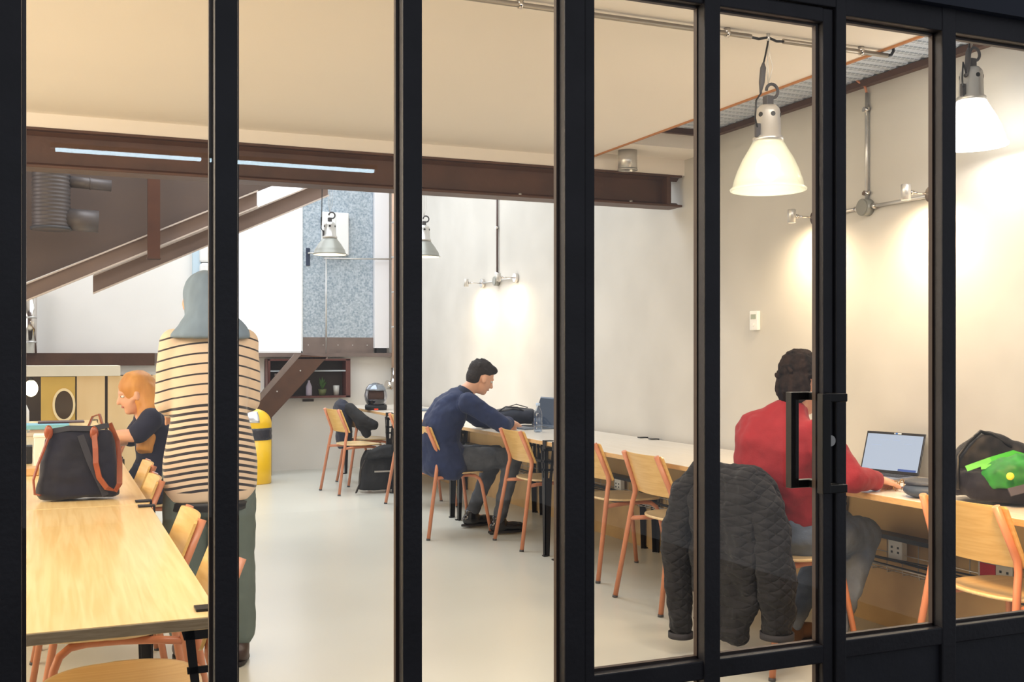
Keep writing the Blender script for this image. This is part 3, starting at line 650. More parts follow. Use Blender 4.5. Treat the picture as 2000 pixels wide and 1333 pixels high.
# plywood cabinet with a porthole door
kc = thing('plywood_cabinet', 'plywood cabinet wall with a round porthole door beyond the left tables', 'cabinet', (0, 10.5, 0))
M_plyw = mat('honey_plywood', (238, 208, 158), 0.5, rgb2=(228, 194, 140), vscale=5, stretch=(1, 1, 0.2))
M_gold = mat('golden_board', (214, 176, 84), 0.45, var=0.08, vscale=5)
MB().bb(-0.8, 0.563, -0.02, 0.5, 1.10, 1.195).build('lintel', mat('pale_lintel', (232, 224, 204), 0.6, var=0.05), kc, bevel=0.003)
MB().bb(0.193, 0.431, 0.0, 0.02, 0, 1.10).build('panel', M_plyw, kc); MB().bb(0.455, 0.90, 0.0, 0.02, 0, 1.10).build('panel', M_plyw, kc)
MB().bb(0.431, 0.455, 0.02, 0.04, 0, 1.10).build('gap_strip', M_dark, kc)
MB().bb(-0.8, 0.9, 0.46, 0.48, 0, 1.10).build('back_board', M_dark, kc)
MB().bb(0.88, 0.90, 0.02, 0.46, 0, 1.10).build('side_board', M_plyw, kc)
kd = MB().bb(-0.104, 0.18, 0.0, 0.018, 0, 1.095).build('cabinet_door', M_gold, kc, bevel=0.002)
def ring(rx, rz, r2x, r2z, y0, y1, c):
    mb = MB(); n = 40; vs = []
    for y in (y0, y1):
        for (a, q) in ((rx, rz), (r2x, r2z)):
            for k in range(n): vs.append((c[0] + a * math.cos(2 * PI * k / n), y, c[1] + q * math.sin(2 * PI * k / n)))
    fs = []
    for k in range(n):
        j = (k + 1) % n
        fs += [(k, j, n + j, n + k), (2 * n + k, 3 * n + k, 3 * n + j, 2 * n + j), (k, 2 * n + k, 2 * n + j, j), (n + k, n + j, 3 * n + j, 3 * n + k)]
    return mb.add(vs, fs)
ring(0.095, 0.15, 0.076, 0.128, -0.012, 0.0, (0.086, 0.842)).build('porthole_ring', mat('cream_ring', (248, 226, 176), 0.4), kd)
mb = MB(); n_ = 40; mb.add([(0.086 + 0.076 * math.cos(2 * PI * k / n_), -0.003, 0.842 + 0.128 * math.sin(2 * PI * k / n_)) for k in range(n_)], [tuple(range(n_))]); 
mb.prism([(0.086 + 0.076 * math.cos(2 * PI * k / n_), -0.004, 0.842 + 0.128 * math.sin(2 * PI * k / n_)) for k in range(n_)], (0, 0.003, 0)).build('porthole_glass', mat('dark_mirror', (78, 62, 46), 0.15), kd)
for z in (0.74, 0.85, 0.98): MB().bb(0.18, 0.192, -0.006, 0.004, z, z + 0.035).build('hinge', M_dark, kc)
gb = thing('globe_lamp', 'glowing round globe lamp in the dark opening left of the porthole door', 'lamp', (-0.187, 10.66, 0.99))
MB().ell((0, 0, 0), (0.058, 0.058, 0.075)).build('globe', emission('globe_glow', (255, 236, 196), 5.0), gb)
MB().cyl((0, 0, 0.07), (0, 0, 0.11), 0.02).build('socket', M_black, gb)

# ------------------------------------------------------------------ yellow bin
yb = thing('yellow_bin', 'yellow dome-topped litter bin with a black bag rim at the foot of the stair', 'bin', (1.857, 11.0, 0))
M_yel = mat('bin_yellow', (250, 200, 22), 0.35, coat=0.2)
MB().lathe([(0, 0), (0.165, 0), (0.17, 0.01), (0.17, 0.49), (0.0, 0.49)], n=40).build('bin_body', M_yel, yb)
MB().lathe([(0.171, 0.44), (0.176, 0.45), (0.178, 0.47), (0.174, 0.50), (0.177, 0.53), (0.172, 0.56), (0.16, 0.565)], n=60).build('bin_bag', mat('bag_black', (52, 52, 60), 0.25, bump=0.8, bscale=30), yb)
MB().lathe([(0.172, 0.56), (0.174, 0.60)] + [(0.172 * math.cos(a), 0.60 + 0.15 * math.sin(a)) for a in [k * PI / 20 for k in range(1, 11)]], n=40).build('dome_lid', M_yel, yb)
b = MB(); vs = []
for i in range(7):
    for k in range(9):
        el = 0.12 + 0.85 * i / 6; az = -PI / 2 - 0.95 + 1.1 * k / 8
        vs.append((0.176 * math.cos(el) * math.cos(az), 0.176 * math.cos(el) * math.sin(az), 0.60 + 0.154 * math.sin(el)))
b.add(vs, [(i * 9 + k, i * 9 + k + 1, (i + 1) * 9 + k + 1, (i + 1) * 9 + k) for i in range(6) for k in range(8)], True)
fl = b.build('flap', mat('flap_silver', (214, 216, 220), 0.25, 0.6), yb); so = fl.modifiers.new('s', 'SOLIDIFY'); so.thickness = 0.004

# ------------------------------------------------------------------ soft bodies: overlapping volumes fused into one continuous surface
class Blob(MB):
    def cap(s, p0, r0, p1, r1):
        p0 = Vector(p0); p1 = Vector(p1); d = (p1 - p0); L = d.length
        if L < 1e-6: return s.ell(p0, (r0, r0, r0), n=16, m=10)
        d /= L; pts = []; rs = []
        for k in range(6): a = PI / 2 * k / 6; pts.append(p0 - d * r0 * math.cos(a)); rs.append(max(r0 * math.sin(a), r0 * 0.05))
        for k in range(5): pts.append(p0 + d * L * k / 4); rs.append(r0 + (r1 - r0) * k / 4)
        for k in range(5, -1, -1): a = PI / 2 * k / 6; pts.append(p1 + d * r1 * math.cos(a)); rs.append(max(r1 * math.sin(a), r1 * 0.05))
        return s.tube(pts, rs, 16)
    def chain(s, pr):
        for (a, ra), (b_, rb) in zip(pr[:-1], pr[1:]): s.cap(a, ra, b_, rb)
        return s
    def loft(s, rings, side, n=24):
        # rings: (point, half width along side, half depth); closed ends
        side = Vector(side).normalized(); m = len(rings); P = [Vector(r[0]) for r in rings]; vs = []; fs = []
        for i in range(m):
            t = (P[min(i + 1, m - 1)] - P[max(i - 1, 0)]).normalized(); u = (side - t * side.dot(t)).normalized(); v = t.cross(u)
            for k in range(n):
                a = 2 * PI * k / n; ca, sa = math.cos(a), math.sin(a); e = 2.4; q = (abs(ca) ** e + abs(sa) ** e) ** (-1 / e)
                vs.append(P[i] + u * ca * q * rings[i][1] + v * sa * q * rings[i][2])
        for i in range(m - 1):
            for k in range(n): fs.append((i * n + k, i * n + (k + 1) % n, (i + 1) * n + (k + 1) % n, (i + 1) * n + k))
        fs += [tuple(range(n))[::-1], tuple((m - 1) * n + k for k in range(n))]
        return s.add(vs, fs, True)
    def fuse(s, name, material, parent=None, voxel=0.011, smooth=5, wr=0.0, wscale=0.12, extra=None):
        o = MB.build(s, name, material, parent, fix=True)
        r = o.modifiers.new('r', 'REMESH'); r.mode = 'VOXEL'; r.voxel_size = voxel
        sm = o.modifiers.new('s', 'SMOOTH'); sm.factor = 0.6; sm.iterations = smooth
        if wr:
            tx = bpy.data.textures.get('folds%g' % wscale) or bpy.data.textures.new('folds%g' % wscale, 'CLOUDS'); tx.noise_scale = wscale; tx.noise_depth = 2
            dm = o.modifiers.new('d', 'DISPLACE'); dm.texture = tx; dm.strength = wr; dm.mid_level = 0.5; dm.texture_coords = 'LOCAL'
            s2 = o.modifiers.new('s2', 'SMOOTH'); s2.factor = 0.5; s2.iterations = 2
        bpy.context.view_layer.update(); dg = bpy.context.evaluated_depsgraph_get()
        me = bpy.data.meshes.new_from_object(o.evaluated_get(dg)); o.modifiers.clear(); o.data = me
        if not me.materials: me.materials.append(material)
        for p in me.polygons: p.use_smooth = True
        return o

def hand(bl, w_, d, up, thumb, curl=0.35, sc_=1.0):
    d = Vector(d).normalized(); up = Vector(up); up = (up - d * up.dot(d)).normalized(); lat = d.cross(up); w_ = Vector(w_)
    R = Matrix((d, lat, up)).transposed()
    bl.ell(w_ + d * 0.048 * sc_, (0.056 * sc_, 0.041 * sc_, 0.017 * sc_), R)
    bl.cap(w_ - d * 0.02, 0.026 * sc_, w_ + d * 0.03 * sc_, 0.022 * sc_)
    for i, (off, L) in enumerate(((-0.031, 0.9), (-0.011, 1.0), (0.010, 0.95), (0.030, 0.75))):
        off = off * (1 if thumb < 0 else -1)
        p = w_ + d * 0.088 * sc_ + lat * off * sc_; a = 0.1 + 0.05 * i; dirv = d
        for seg, (l_, r_) in enumerate(((0.042, 0.0095), (0.028, 0.0085), (0.022, 0.0078))):
            a += curl * (1 + 0.25 * i * 0.3)
            q = p + (d * math.cos(a) - up * math.sin(a)) * l_ * L * sc_
            bl.cap(p, r_ * sc_, q, (r_ - 0.0008) * sc_); p = q
    p = w_ + d * 0.028 * sc_ + lat * thumb * 0.028 * sc_
    q = p + (d * 0.62 + lat * thumb * 0.72 - up * 0.25).normalized() * 0.042 * sc_
    r2 = q + (d * 0.85 + lat * thumb * 0.35 - up * 0.35).normalized() * 0.032 * sc_
    bl.cap(p, 0.014 * sc_, q, 0.0115 * sc_); bl.cap(q, 0.0115 * sc_, r2, 0.0092 * sc_)

M_skin = mat('skin_fair', (226, 172, 142), 0.5, var=0.04, vscale=12)
M_skin2 = mat('skin_tan', (206, 152, 122), 0.5, var=0.04, vscale=12)
M_eye = mat('eye_white', (236, 234, 230), 0.2); M_iris = mat('iris_dark', (40, 28, 20), 0.2); M_lip = mat('lips', (176, 104, 92), 0.5)

def make_person(name, label, J, skin, group=None, k=1.0):
    """J: joints in world space. One continuous body; clothing and hair are separate children."""
    t = thing(name, label, 'person', J['floor'])
    o = Vector(J['floor']); V = lambda p: Vector(p) - o
    bl = Blob(); side = V(J['shl']) - V(J['shr'])
    P, W_, C, N_, H = [V(J[q]) for q in ('pelvis', 'waist', 'chest', 'neck', 'head')]
    bl.loft([(P + (P - W_).normalized() * 0.07, 0.10, 0.08), (P, 0.150, 0.10), (W_, 0.125, 0.088), (C, 0.148, 0.10), (N_ + (C - N_) * 0.35, 0.145, 0.075), (N_, 0.06, 0.055)], side)
    bl.chain([(N_ - (H - N_) * 0.2, 0.058), (N_ + (H - N_) * 0.7, 0.053)])
    R = Matrix.Rotation(J['yaw'], 3, 'Z') @ Matrix.Rotation(J['pitch'], 3, 'Y') @ Matrix.Rotation(J.get('roll', 0), 3, 'X')
    def hp(x, y, z): return H + R @ Vector((x, y, z)) * k
    bl.ell(hp(-0.012, 0, 0.025), (0.095 * k, 0.074 * k, 0.092 * k), R)
    bl.ell(hp(0.022, 0, -0.035), (0.064 * k, 0.056 * k, 0.078 * k), R)
    bl.ell(hp(0.052, 0, -0.085), (0.028 * k, 0.030 * k, 0.024 * k), R)
    bl.cap(hp(0.082, 0, 0.008), 0.009 * k, hp(0.100, 0, -0.028), 0.013 * k)
    bl.cap(hp(0.075, 0.028, 0.022), 0.012 * k, hp(0.075, -0.028, 0.022), 0.012 * k)
    for s_ in (-1, 1):
        bl.ell(hp(0.002, s_ * 0.081, -0.010), (0.019 * k, 0.010 * k, 0.031 * k), R)
        bl.cap(hp(0.02, s_ * 0.05, -0.02), 0.02, hp(0.045, s_ * 0.035, -0.045), 0.018)
    for s_, q in ((1, 'l'), (-1, 'r')):
        sh, el, wr_ = V(J['sh' + q]), V(J['el' + q]), V(J['wr' + q])
        bl.chain([(sh, 0.05), (sh + (el - sh) * 0.5, 0.044), (el, 0.037), (el + (wr_ - el) * 0.3, 0.038), (wr_, 0.025)])
        hd = J.get('hd' + q); up = J.get('up' + q, (0, 0, 1))
        hand(bl, wr_, hd or (wr_ - el), up, J.get('th' + q, s_ * 1), J.get('curl', 0.3))
        hi, kn, an = V(J['hip' + q]), V(J['kn' + q]), V(J['an' + q]); td = Vector(J['toe' + q]).normalized()
        bl.chain([(hi, 0.082), (hi + (kn - hi) * 0.5, 0.07), (kn, 0.053), (kn + (an - kn) * 0.3, 0.053), (an, 0.036)])
        bl.cap(an + Vector((0, 0, -0.035)) - td * 0.03, 0.032, an + td * 0.13 + Vector((0, 0, -0.045)), 0.027)
    body = bl.fuse('body', skin, t, voxel=0.0075, smooth=3)
    for s_ in (-1, 1):
        e = MB().ell(hp(0.0715, s_ * 0.030, 0.004), (0.0115 * k, 0.0125 * k, 0.008 * k), R, n=12, m=8).build('eye', M_eye, t)
        MB().ell(hp(0.0805, s_ * 0.030, 0.004), (0.004 * k, 0.006 * k, 0.006 * k), R, n=10, m=6).build('iris', M_iris, e)
    MB().ell(hp(0.083, 0, -0.056), (0.007, 0.022, 0.006), R, n=14, m=8).build('mouth', M_lip, t)
    return t, V, R, hp, side

def shoe(J, V, q, material, parent, L=0.17, lift=0.0):
    an = V(J['an' + q]); td = Vector(J['toe' + q]).normalized(); lat = td.cross(Vector((0, 0, 1))).normalized()
    b = Blob()
    b.loft([(an + Vector((0, 0, 0.03)), 0.045, 0.05), (an + Vector((0, 0, -0.03)), 0.046, 0.058), (an + Vector((0, 0, -0.078)), 0.044, 0.06)], lat)
    b.cap(an - td * 0.035 + Vector((0, 0, -0.045)), 0.04, an + td * (L - 0.03) + Vector((0, 0, -0.055)), 0.033)
    b.ell(an + td * 0.09 + Vector((0, 0, -0.05)), (0.09, 0.046, 0.036), Matrix((td, lat, Vector((0, 0, 1)))).transposed())
    o = b.fuse('shoe', material, parent, voxel=0.008, smooth=3)
    z0 = an.z - 0.085
    sl = MB(); poly = []
    for k in range(20):
        a = 2 * PI * k / 20; c_ = math.cos(a); poly.append(an + td * (0.055 + c_ * (L * 0.5 + 0.045)) + lat * math.sin(a) * (0.047 if c_ > 0 else 0.042) + Vector((0, 0, -0.094)))
    sl.prism(poly, (0, 0, 0.016)).build('sole', mat('sole_dark', (34, 28, 26), 0.6), o, bevel=0.003)
    return o
def legs(J, V, material, parent, r=(0.098, 0.088, 0.072, 0.068, 0.052), name='trousers', hips=(0.175, 0.135), side=(0, 1, 0), wr=0.012, hemz=0.0):
    b = Blob(); P, W_ = V(J['pelvis']), V(J['waist'])
    b.loft([(P + (P - W_).normalized() * 0.09, hips[0] * .8, hips[1] * .8), (P, hips[0], hips[1]), (P + (W_ - P) * 0.75, hips[0] * 0.86, hips[1] * 0.84)], side)
    for q in 'lr':
        hi, kn, an = V(J['hip' + q]), V(J['kn' + q]), V(J['an' + q])
        an2 = an + (kn - an).normalized() * hemz
        b.chain([(hi, r[0]), (hi + (kn - hi) * 0.5, r[1]), (kn, r[2]), (kn + (an2 - kn) * 0.35, r[3]), (an2, r[4])])
    return b.fuse(name, material, parent, voxel=0.010, smooth=4, wr=wr, wscale=0.05)

# --- woman standing with her back to the glass, striped sweater
J = dict(floor=(0.60, 4.65, 0), pelvis=(0.605, 4.65, 0.86), waist=(0.603, 4.64, 1.02), chest=(0.603, 4.66, 1.22), neck=(0.598, 4.67, 1.42), head=(0.585, 4.70, 1.52), yaw=PI / 2 + 0.15, pitch=0.15,
  shl=(0.465, 4.66, 1.345), shr=(0.742, 4.66, 1.345), ell=(0.432, 4.68, 1.10), elr=(0.772, 4.70, 1.10), wrl=(0.47, 4.90, 1.06), wrr=(0.72, 4.91, 1.06),
  hipl=(0.515, 4.65, 0.82), hipr=(0.690, 4.65, 0.82), knl=(0.505, 4.67, 0.46), knr=(0.700, 4.65, 0.46), anl=(0.515, 4.66, 0.10), anr=(0.715, 4.62, 0.10), toel=(-0.1, 1, 0), toer=(0.15, 1, 0), thl=1, thr=-1)
t, V, R, hp, side = make_person('person', 'person standing with back to the glass in a cream and black striped sweater', J, M_skin)
def stripes():
    m = bpy.data.materials.new('striped_knit'); m.use_nodes = True; N = m.node_tree.nodes; L = m.node_tree.links; b = N['Principled BSDF']; b.inputs['Roughness'].default_value = 0.85; b.inputs['Sheen Weight'].default_value = 0.3
    tc = N.new('ShaderNodeTexCoord'); sx = N.new('ShaderNodeSeparateXYZ'); L.new(tc.outputs['Object'], sx.inputs[0])
    def mth(op, a, b_=None, c=None):
        n = N.new('ShaderNodeMath'); n.operation = op
        for i, v in enumerate((a, b_, c)):
            if v is None: continue
            if isinstance(v, (int, float)): n.inputs[i].default_value = v
            else: L.new(v, n.inputs[i])
        return n.outputs[0]
    z = sx.outputs[2]
    z0_ = z; z = mth('ADD', z, mth('MULTIPLY', mth('MULTIPLY', sx.outputs[0], sx.outputs[0]), 0.9))
    up = mth('LESS_THAN', mth('FRACT', mth('DIVIDE', z, 0.042)), 0.17)
    lo = mth('LESS_THAN', mth('FRACT', mth('DIVIDE', z, 0.0265)), 0.43)
    sel = mth('GREATER_THAN', z, 1.10)
    mixv = mth('ADD', mth('MULTIPLY', up, sel), mth('MULTIPLY', lo, mth('SUBTRACT', 1.0, sel)))
    mixv = mth('MULTIPLY', mixv, mth('GREATER_THAN', z0_, 0.735))
    mx = N.new('ShaderNodeMix'); mx.data_type = 'RGBA'; mx.inputs[6].default_value = lin((222, 198, 172)); mx.inputs[7].default_value = lin((44, 40, 46))
    L.new(mixv, mx.inputs[0]); L.new(mx.outputs[2], b.inputs['Base Color'])
    return m
b = Blob()
b.loft([(V((0.603, 4.65, 0.692)), 0.172, 0.125), (V((0.603, 4.65, 0.74)), 0.190, 0.138), (V((0.605, 4.65, 0.86)), 0.190, 0.142), (V((0.604, 4.65, 0.95)), 0.176, 0.128), (V((0.603, 4.65, 1.06)), 0.150, 0.118), (V((0.602, 4.655, 1.18)), 0.160, 0.122),
  (V((0.602, 4.66, 1.28)), 0.172, 0.115), (V((0.600, 4.66, 1.35)), 0.158, 0.10), (V((0.599, 4.662, 1.39)), 0.115, 0.085), (V((0.598, 4.665, 1.42)), 0.07, 0.065)], side)
for q in 'lr': b.chain([(V(J['sh' + q]), 0.066), (V(J['sh' + q]).lerp(V(J['el' + q]), 0.5), 0.060), (V(J['el' + q]), 0.052), (V(J['wr' + q]), 0.040)])
b.fuse('striped_sweater', stripes(), t, voxel=0.009, smooth=9, wr=0.014, wscale=0.14)
M_hood = mat('slate_blue_hair', (118, 138, 158), 0.75, var=0.12, vscale=30, stretch=(1, 1, 0.1), sheen=0.06)
b = Blob(); b.ell(hp(-0.028, 0, 0.025), (0.104, 0.094, 0.105), R)
b.loft([(hp(-0.03, 0, 0.02), 0.094, 0.085), (V((0.592, 4.64, 1.465)), 0.092, 0.09), (V((0.597, 4.63, 1.42)), 0.135, 0.108), (V((0.60, 4.63, 1.39)), 0.162, 0.118), (V((0.60, 4.63, 1.365)), 0.165, 0.118)], side)
b.fuse('hair', M_hood, t, voxel=0.009, smooth=4, wr=0.008, wscale=0.05)
M_tr = mat('green_grey_trousers', (98, 110, 106), 0.8, var=0.1, vscale=6, bump=0.1, bscale=50)
legs(J, V, M_tr, t, r=(0.104, 0.098, 0.088, 0.084, 0.074), side=side, hips=(0.178, 0.13), hemz=0.04)
MB().lathe([(0.165, 0), (0.17, 0.004), (0.17, 0.034), (0.165, 0.038)], V((0.603, 4.65, 0.655)), R=Matrix.Diagonal((1.05, 0.8, 1))).build('belt', M_blackp, t)
for q in 'lr': shoe(J, V, q, mat('dark_brown_leather', (62, 46, 40), 0.4), t)

# --- fair-haired woman seated at the left tables, reaching out
J = dict(floor=(0.48, 6.5, 0), pelvis=(0.50, 6.50, 0.54), waist=(0.545, 6.50, 0.69), chest=(0.53, 6.50, 0.86), neck=(0.475, 6.49, 0.98), head=(0.425, 6.47, 1.075), yaw=PI + 0.1, pitch=0.25,
  shl=(0.50, 6.33, 0.935), shr=(0.51, 6.67, 0.935), ell=(0.42, 6.27, 0.85), elr=(0.42, 6.74, 0.80), wrl=(0.285, 6.30, 0.855), wrr=(0.26, 6.70, 0.785),
  hipl=(0.47, 6.41, 0.52), hipr=(0.47, 6.59, 0.52), knl=(0.10, 6.40, 0.52), knr=(0.10, 6.60, 0.52), anl=(0.14, 6.40, 0.10), anr=(0.14, 6.60, 0.10), toel=(-1, 0, 0), toer=(-1, 0, 0), thl=1, thr=-1, hdl=(-1, 0.1, -0.12))
t, V, R, hp, side = make_person('person', 'person with long fair hair and navy top reaching out over the left table', J, M_skin)
M_navy = mat('navy_knit', (24, 28, 54), 0.8, var=0.12, vscale=14, sheen=0.05)
b = Blob(); b.loft([(V((0.50, 6.5, 0.50)), 0.17, 0.12), (V(J['pelvis']), 0.172, 0.125), (V(J['waist']), 0.15, 0.11), (V(J['chest']), 0.165, 0.118), (V((0.50, 6.5, 0.945)), 0.15, 0.09), (V((0.485, 6.49, 0.975)), 0.08, 0.07)], side)
b.chain([(V(J['shl']), 0.066), (V(J['shl']).lerp(V(J['ell']), 0.85), 0.058)]).chain([(V(J['shr']), 0.066), (V(J['elr']), 0.05)])
b.fuse('navy_top', M_navy, t, voxel=0.010, smooth=4, wr=0.014, wscale=0.09)
M_blond = mat('fair_hair', (222, 160, 84), 0.5, rgb2=(190, 128, 62), vscale=20, stretch=(1, 1, 0.12), sheen=0.06)
b = Blob(); b.ell(hp(-0.022, 0, 0.03), (0.105, 0.088, 0.102), R)
b.loft([(hp(-0.05, 0, 0.02), 0.085, 0.075), (V((0.50, 6.45, 0.98)), 0.095, 0.065), (V((0.49, 6.40, 0.86)), 0.085, 0.06), (V((0.465, 6.36, 0.75)), 0.05, 0.045)], side)
b.fuse('long_hair', M_blond, t, voxel=0.009, smooth=4, wr=0.012, wscale=0.05)
M_jean = mat('blue_denim', (92, 116, 150), 0.8, rgb2=(64, 84, 116), vscale=9, bump=0.15, bscale=120)
legs(J, V, mat('dark_navy_denim', (48, 58, 84), 0.8, var=0.15, vscale=8), t, side=side)
for q in 'lr': shoe(J, V, q, M_blackp, t)

# --- man in the blue blazer
J = dict(floor=(2.66, 7.38, 0), pelvis=(2.61, 7.38, 0.545), waist=(2.565, 7.37, 0.68), chest=(2.59, 7.33, 0.86), neck=(2.725, 7.30, 1.015), head=(2.855, 7.285, 1.125), yaw=-0.05, pitch=0.45,
  shl=(2.72, 7.48, 0.955), shr=(2.69, 7.12, 0.955), ell=(2.95, 7.60, 0.80), elr=(2.915, 7.03, 0.80), wrl=(3.12, 7.50, 0.79), wrr=(3.03, 7.20, 0.80),
  hipl=(2.64, 7.47, 0.535), hipr=(2.64, 7.28, 0.535), knl=(3.06, 7.50, 0.545), knr=(3.08, 7.22, 0.55), anl=(2.885, 7.56, 0.105), anr=(2.955, 7.19, 0.105), toel=(1, 0.05, 0), toer=(1, -0.05, 0), thl=-1, thr=1, curl=0.4)
t, V, R, hp, side = make_person('person', 'person in a blue blazer and grey jeans hunched over the desk by the water bottle', J, M_skin)
M_blaz = mat('blue_blazer_wool', (8, 31, 76), 0.75, var=0.15, vscale=10, sheen=0.06)
b = Blob(); b.loft([(V((2.585, 7.33, 0.41)), 0.15, 0.10), (V((2.59, 7.33, 0.46)), 0.20, 0.16), (V((2.585, 7.35, 0.55)), 0.205, 0.165), (V((2.555, 7.36, 0.68)), 0.185, 0.140), (V((2.575, 7.34, 0.80)), 0.185, 0.135), (V((2.63, 7.32, 0.90)), 0.185, 0.125), (V((2.69, 7.31, 0.975)), 0.14, 0.095), (V((2.735, 7.30, 1.02)), 0.07, 0.065)], side)
for q in 'lr': b.chain([(V(J['sh' + q]), 0.075), (V(J['sh' + q]).lerp(V(J['el' + q]), 0.5), 0.068), (V(J['el' + q]), 0.060), (V(J['wr' + q]), 0.044)])
b.fuse('blazer', M_blaz, t, voxel=0.009, smooth=7, wr=0.032, wscale=0.09)
b = Blob(); b.loft([(V((2.715, 7.30, 1.0)), 0.075, 0.066), (V((2.745, 7.30, 1.045)), 0.068, 0.06)], side); b.fuse('shirt_collar', mat('dark_collar', (20, 34, 62), 0.7), t, voxel=0.007, smooth=3)
M_dhair = mat('dark_brown_hair', (36, 29, 27), 0.8, var=0.3, vscale=60, bump=0.6, bscale=90)
b = Blob(); b.ell(hp(-0.024, 0, 0.048), (0.098, 0.080, 0.084), R); b.ell(hp(-0.055, 0, 0.0), (0.060, 0.075, 0.082), R); b.ell(hp(0.040, 0, 0.088), (0.052, 0.060, 0.034), R)
for k_ in range(40):
    a_ = random.uniform(0, 2 * PI); e_ = random.uniform(-0.1, 1.4); q_ = Vector((-0.026 + 0.094 * math.cos(a_) * math.cos(e_), 0.078 * math.sin(a_) * math.cos(e_), 0.046 + 0.082 * math.sin(e_)))
    if q_.x > 0.0 and q_.z < 0.08: continue
    b.cap(hp(*q_), 0.012, hp(*(q_ + Vector((random.uniform(-.02, .02), random.uniform(-.015, .015), random.uniform(-.02, .008))))), 0.007)
b.fuse('short_hair', M_dhair, t, voxel=0.0055, smooth=4)
legs(J, V, mat('grey_denim', (86, 90, 98), 0.8, rgb2=(58, 62, 70), vscale=10, bump=0.15, bscale=120), t, r=(0.095, 0.088, 0.072, 0.062, 0.048), side=side, wr=0.018)
for q in 'lr': shoe(J, V, q, mat('black_shiny_leather', (22, 22, 26), 0.18, coat=0.5), t, L=0.19)

# --- man in the red sweater
J = dict(floor=(2.94, 3.78, 0), pelvis=(2.93, 3.79, 0.545), waist=(2.865, 3.79, 0.69), chest=(2.815, 3.765, 0.87), neck=(2.865, 3.74, 1.05), head=(2.945, 3.755, 1.165), yaw=0.42, pitch=0.22,
  shl=(2.785, 3.90, 0.965), shr=(2.905, 3.59, 0.965), ell=(2.90, 4.00, 0.80), elr=(2.945, 3.445, 0.80), wrl=(3.10, 3.95, 0.79), wrr=(3.085, 3.475, 0.785),
  hipl=(2.95, 3.88, 0.535), hipr=(2.97, 3.70, 0.535), knl=(3.33, 3.99, 0.52), knr=(3.32, 3.80, 0.50), anl=(3.01, 3.92, 0.11), anr=(3.02, 3.66, 0.11), toel=(1, 0.2, 0), toer=(1, -0.1, 0), thl=-1, thr=1, curl=0.3, hdr=(1, 0.35, -0.1))
t, V, R, hp, side = make_person('person', 'person in a red sweater and jeans seated at the lit laptop, seen from behind', J, M_skin, k=1.08)
M_redk = mat('red_knit', (150, 22, 34), 0.8, var=0.12, vscale=10, sheen=0.08, bump=0.1, bscale=150)
b = Blob(); b.loft([(V((2.94, 3.79, 0.60)), 0.165, 0.125), (V((2.915, 3.79, 0.635)), 0.182, 0.140), (V((2.86, 3.79, 0.72)), 0.180, 0.135), (V((2.82, 3.775, 0.83)), 0.182, 0.130), (V((2.822, 3.762, 0.92)), 0.198, 0.125), (V((2.838, 3.752, 0.985)), 0.188, 0.108), (V((2.855, 3.745, 1.03)), 0.125, 0.085), (V((2.87, 3.742, 1.065)), 0.075, 0.070), (V((2.88, 3.742, 1.09)), 0.064, 0.060)], side)
for q in 'lr': b.chain([(V(J['sh' + q]), 0.072), (V(J['sh' + q]).lerp(V(J['el' + q]), 0.5), 0.066), (V(J['el' + q]), 0.058), (V(J['wr' + q]), 0.042)])
b.fuse('red_sweater', M_redk, t, voxel=0.009, smooth=9, wr=0.026, wscale=0.09)
b = Blob(); b.ell(hp(-0.026, 0, 0.062), (0.108, 0.090, 0.086), R); b.ell(hp(-0.078, 0, -0.016), (0.058, 0.078, 0.086), R); b.ell(hp(0.035, 0, 0.092), (0.062, 0.066, 0.038), R)
for k_ in range(46):
    a_ = random.uniform(0, 2 * PI); e_ = random.uniform(-0.2, 1.4); q_ = Vector((-0.035 + 0.100 * math.cos(a_) * math.cos(e_), 0.086 * math.sin(a_) * math.cos(e_), 0.042 + 0.094 * math.sin(e_)))
    if q_.x > -0.04 and q_.z < 0.05: continue
    b.cap(hp(*(q_ * 0.97)), 0.010, hp(*(q_ * 0.96 + Vector((random.uniform(-.02, .03), random.uniform(-.02, .02), random.uniform(-.03, .012))))), 0.006)
b.fuse('hair', mat('brown_hair', (46, 33, 27), 0.85, rgb2=(16, 12, 11), vscale=34, stretch=(1, 1, 0.25), spec=0.15, bump=0.5, bscale=80), t, voxel=0.005, smooth=4, wr=0.016, wscale=0.018)
legs(J, V, mat('faded_denim', (122, 138, 162), 0.8, rgb2=(84, 94, 110), vscale=7, bump=0.15, bscale=120), t, r=(0.098, 0.090, 0.074, 0.066, 0.055), side=side, wr=0.02)
for q in 'lr': shoe(J, V, q, mat('brown_suede', (96, 68, 46), 0.7, var=0.1), t)

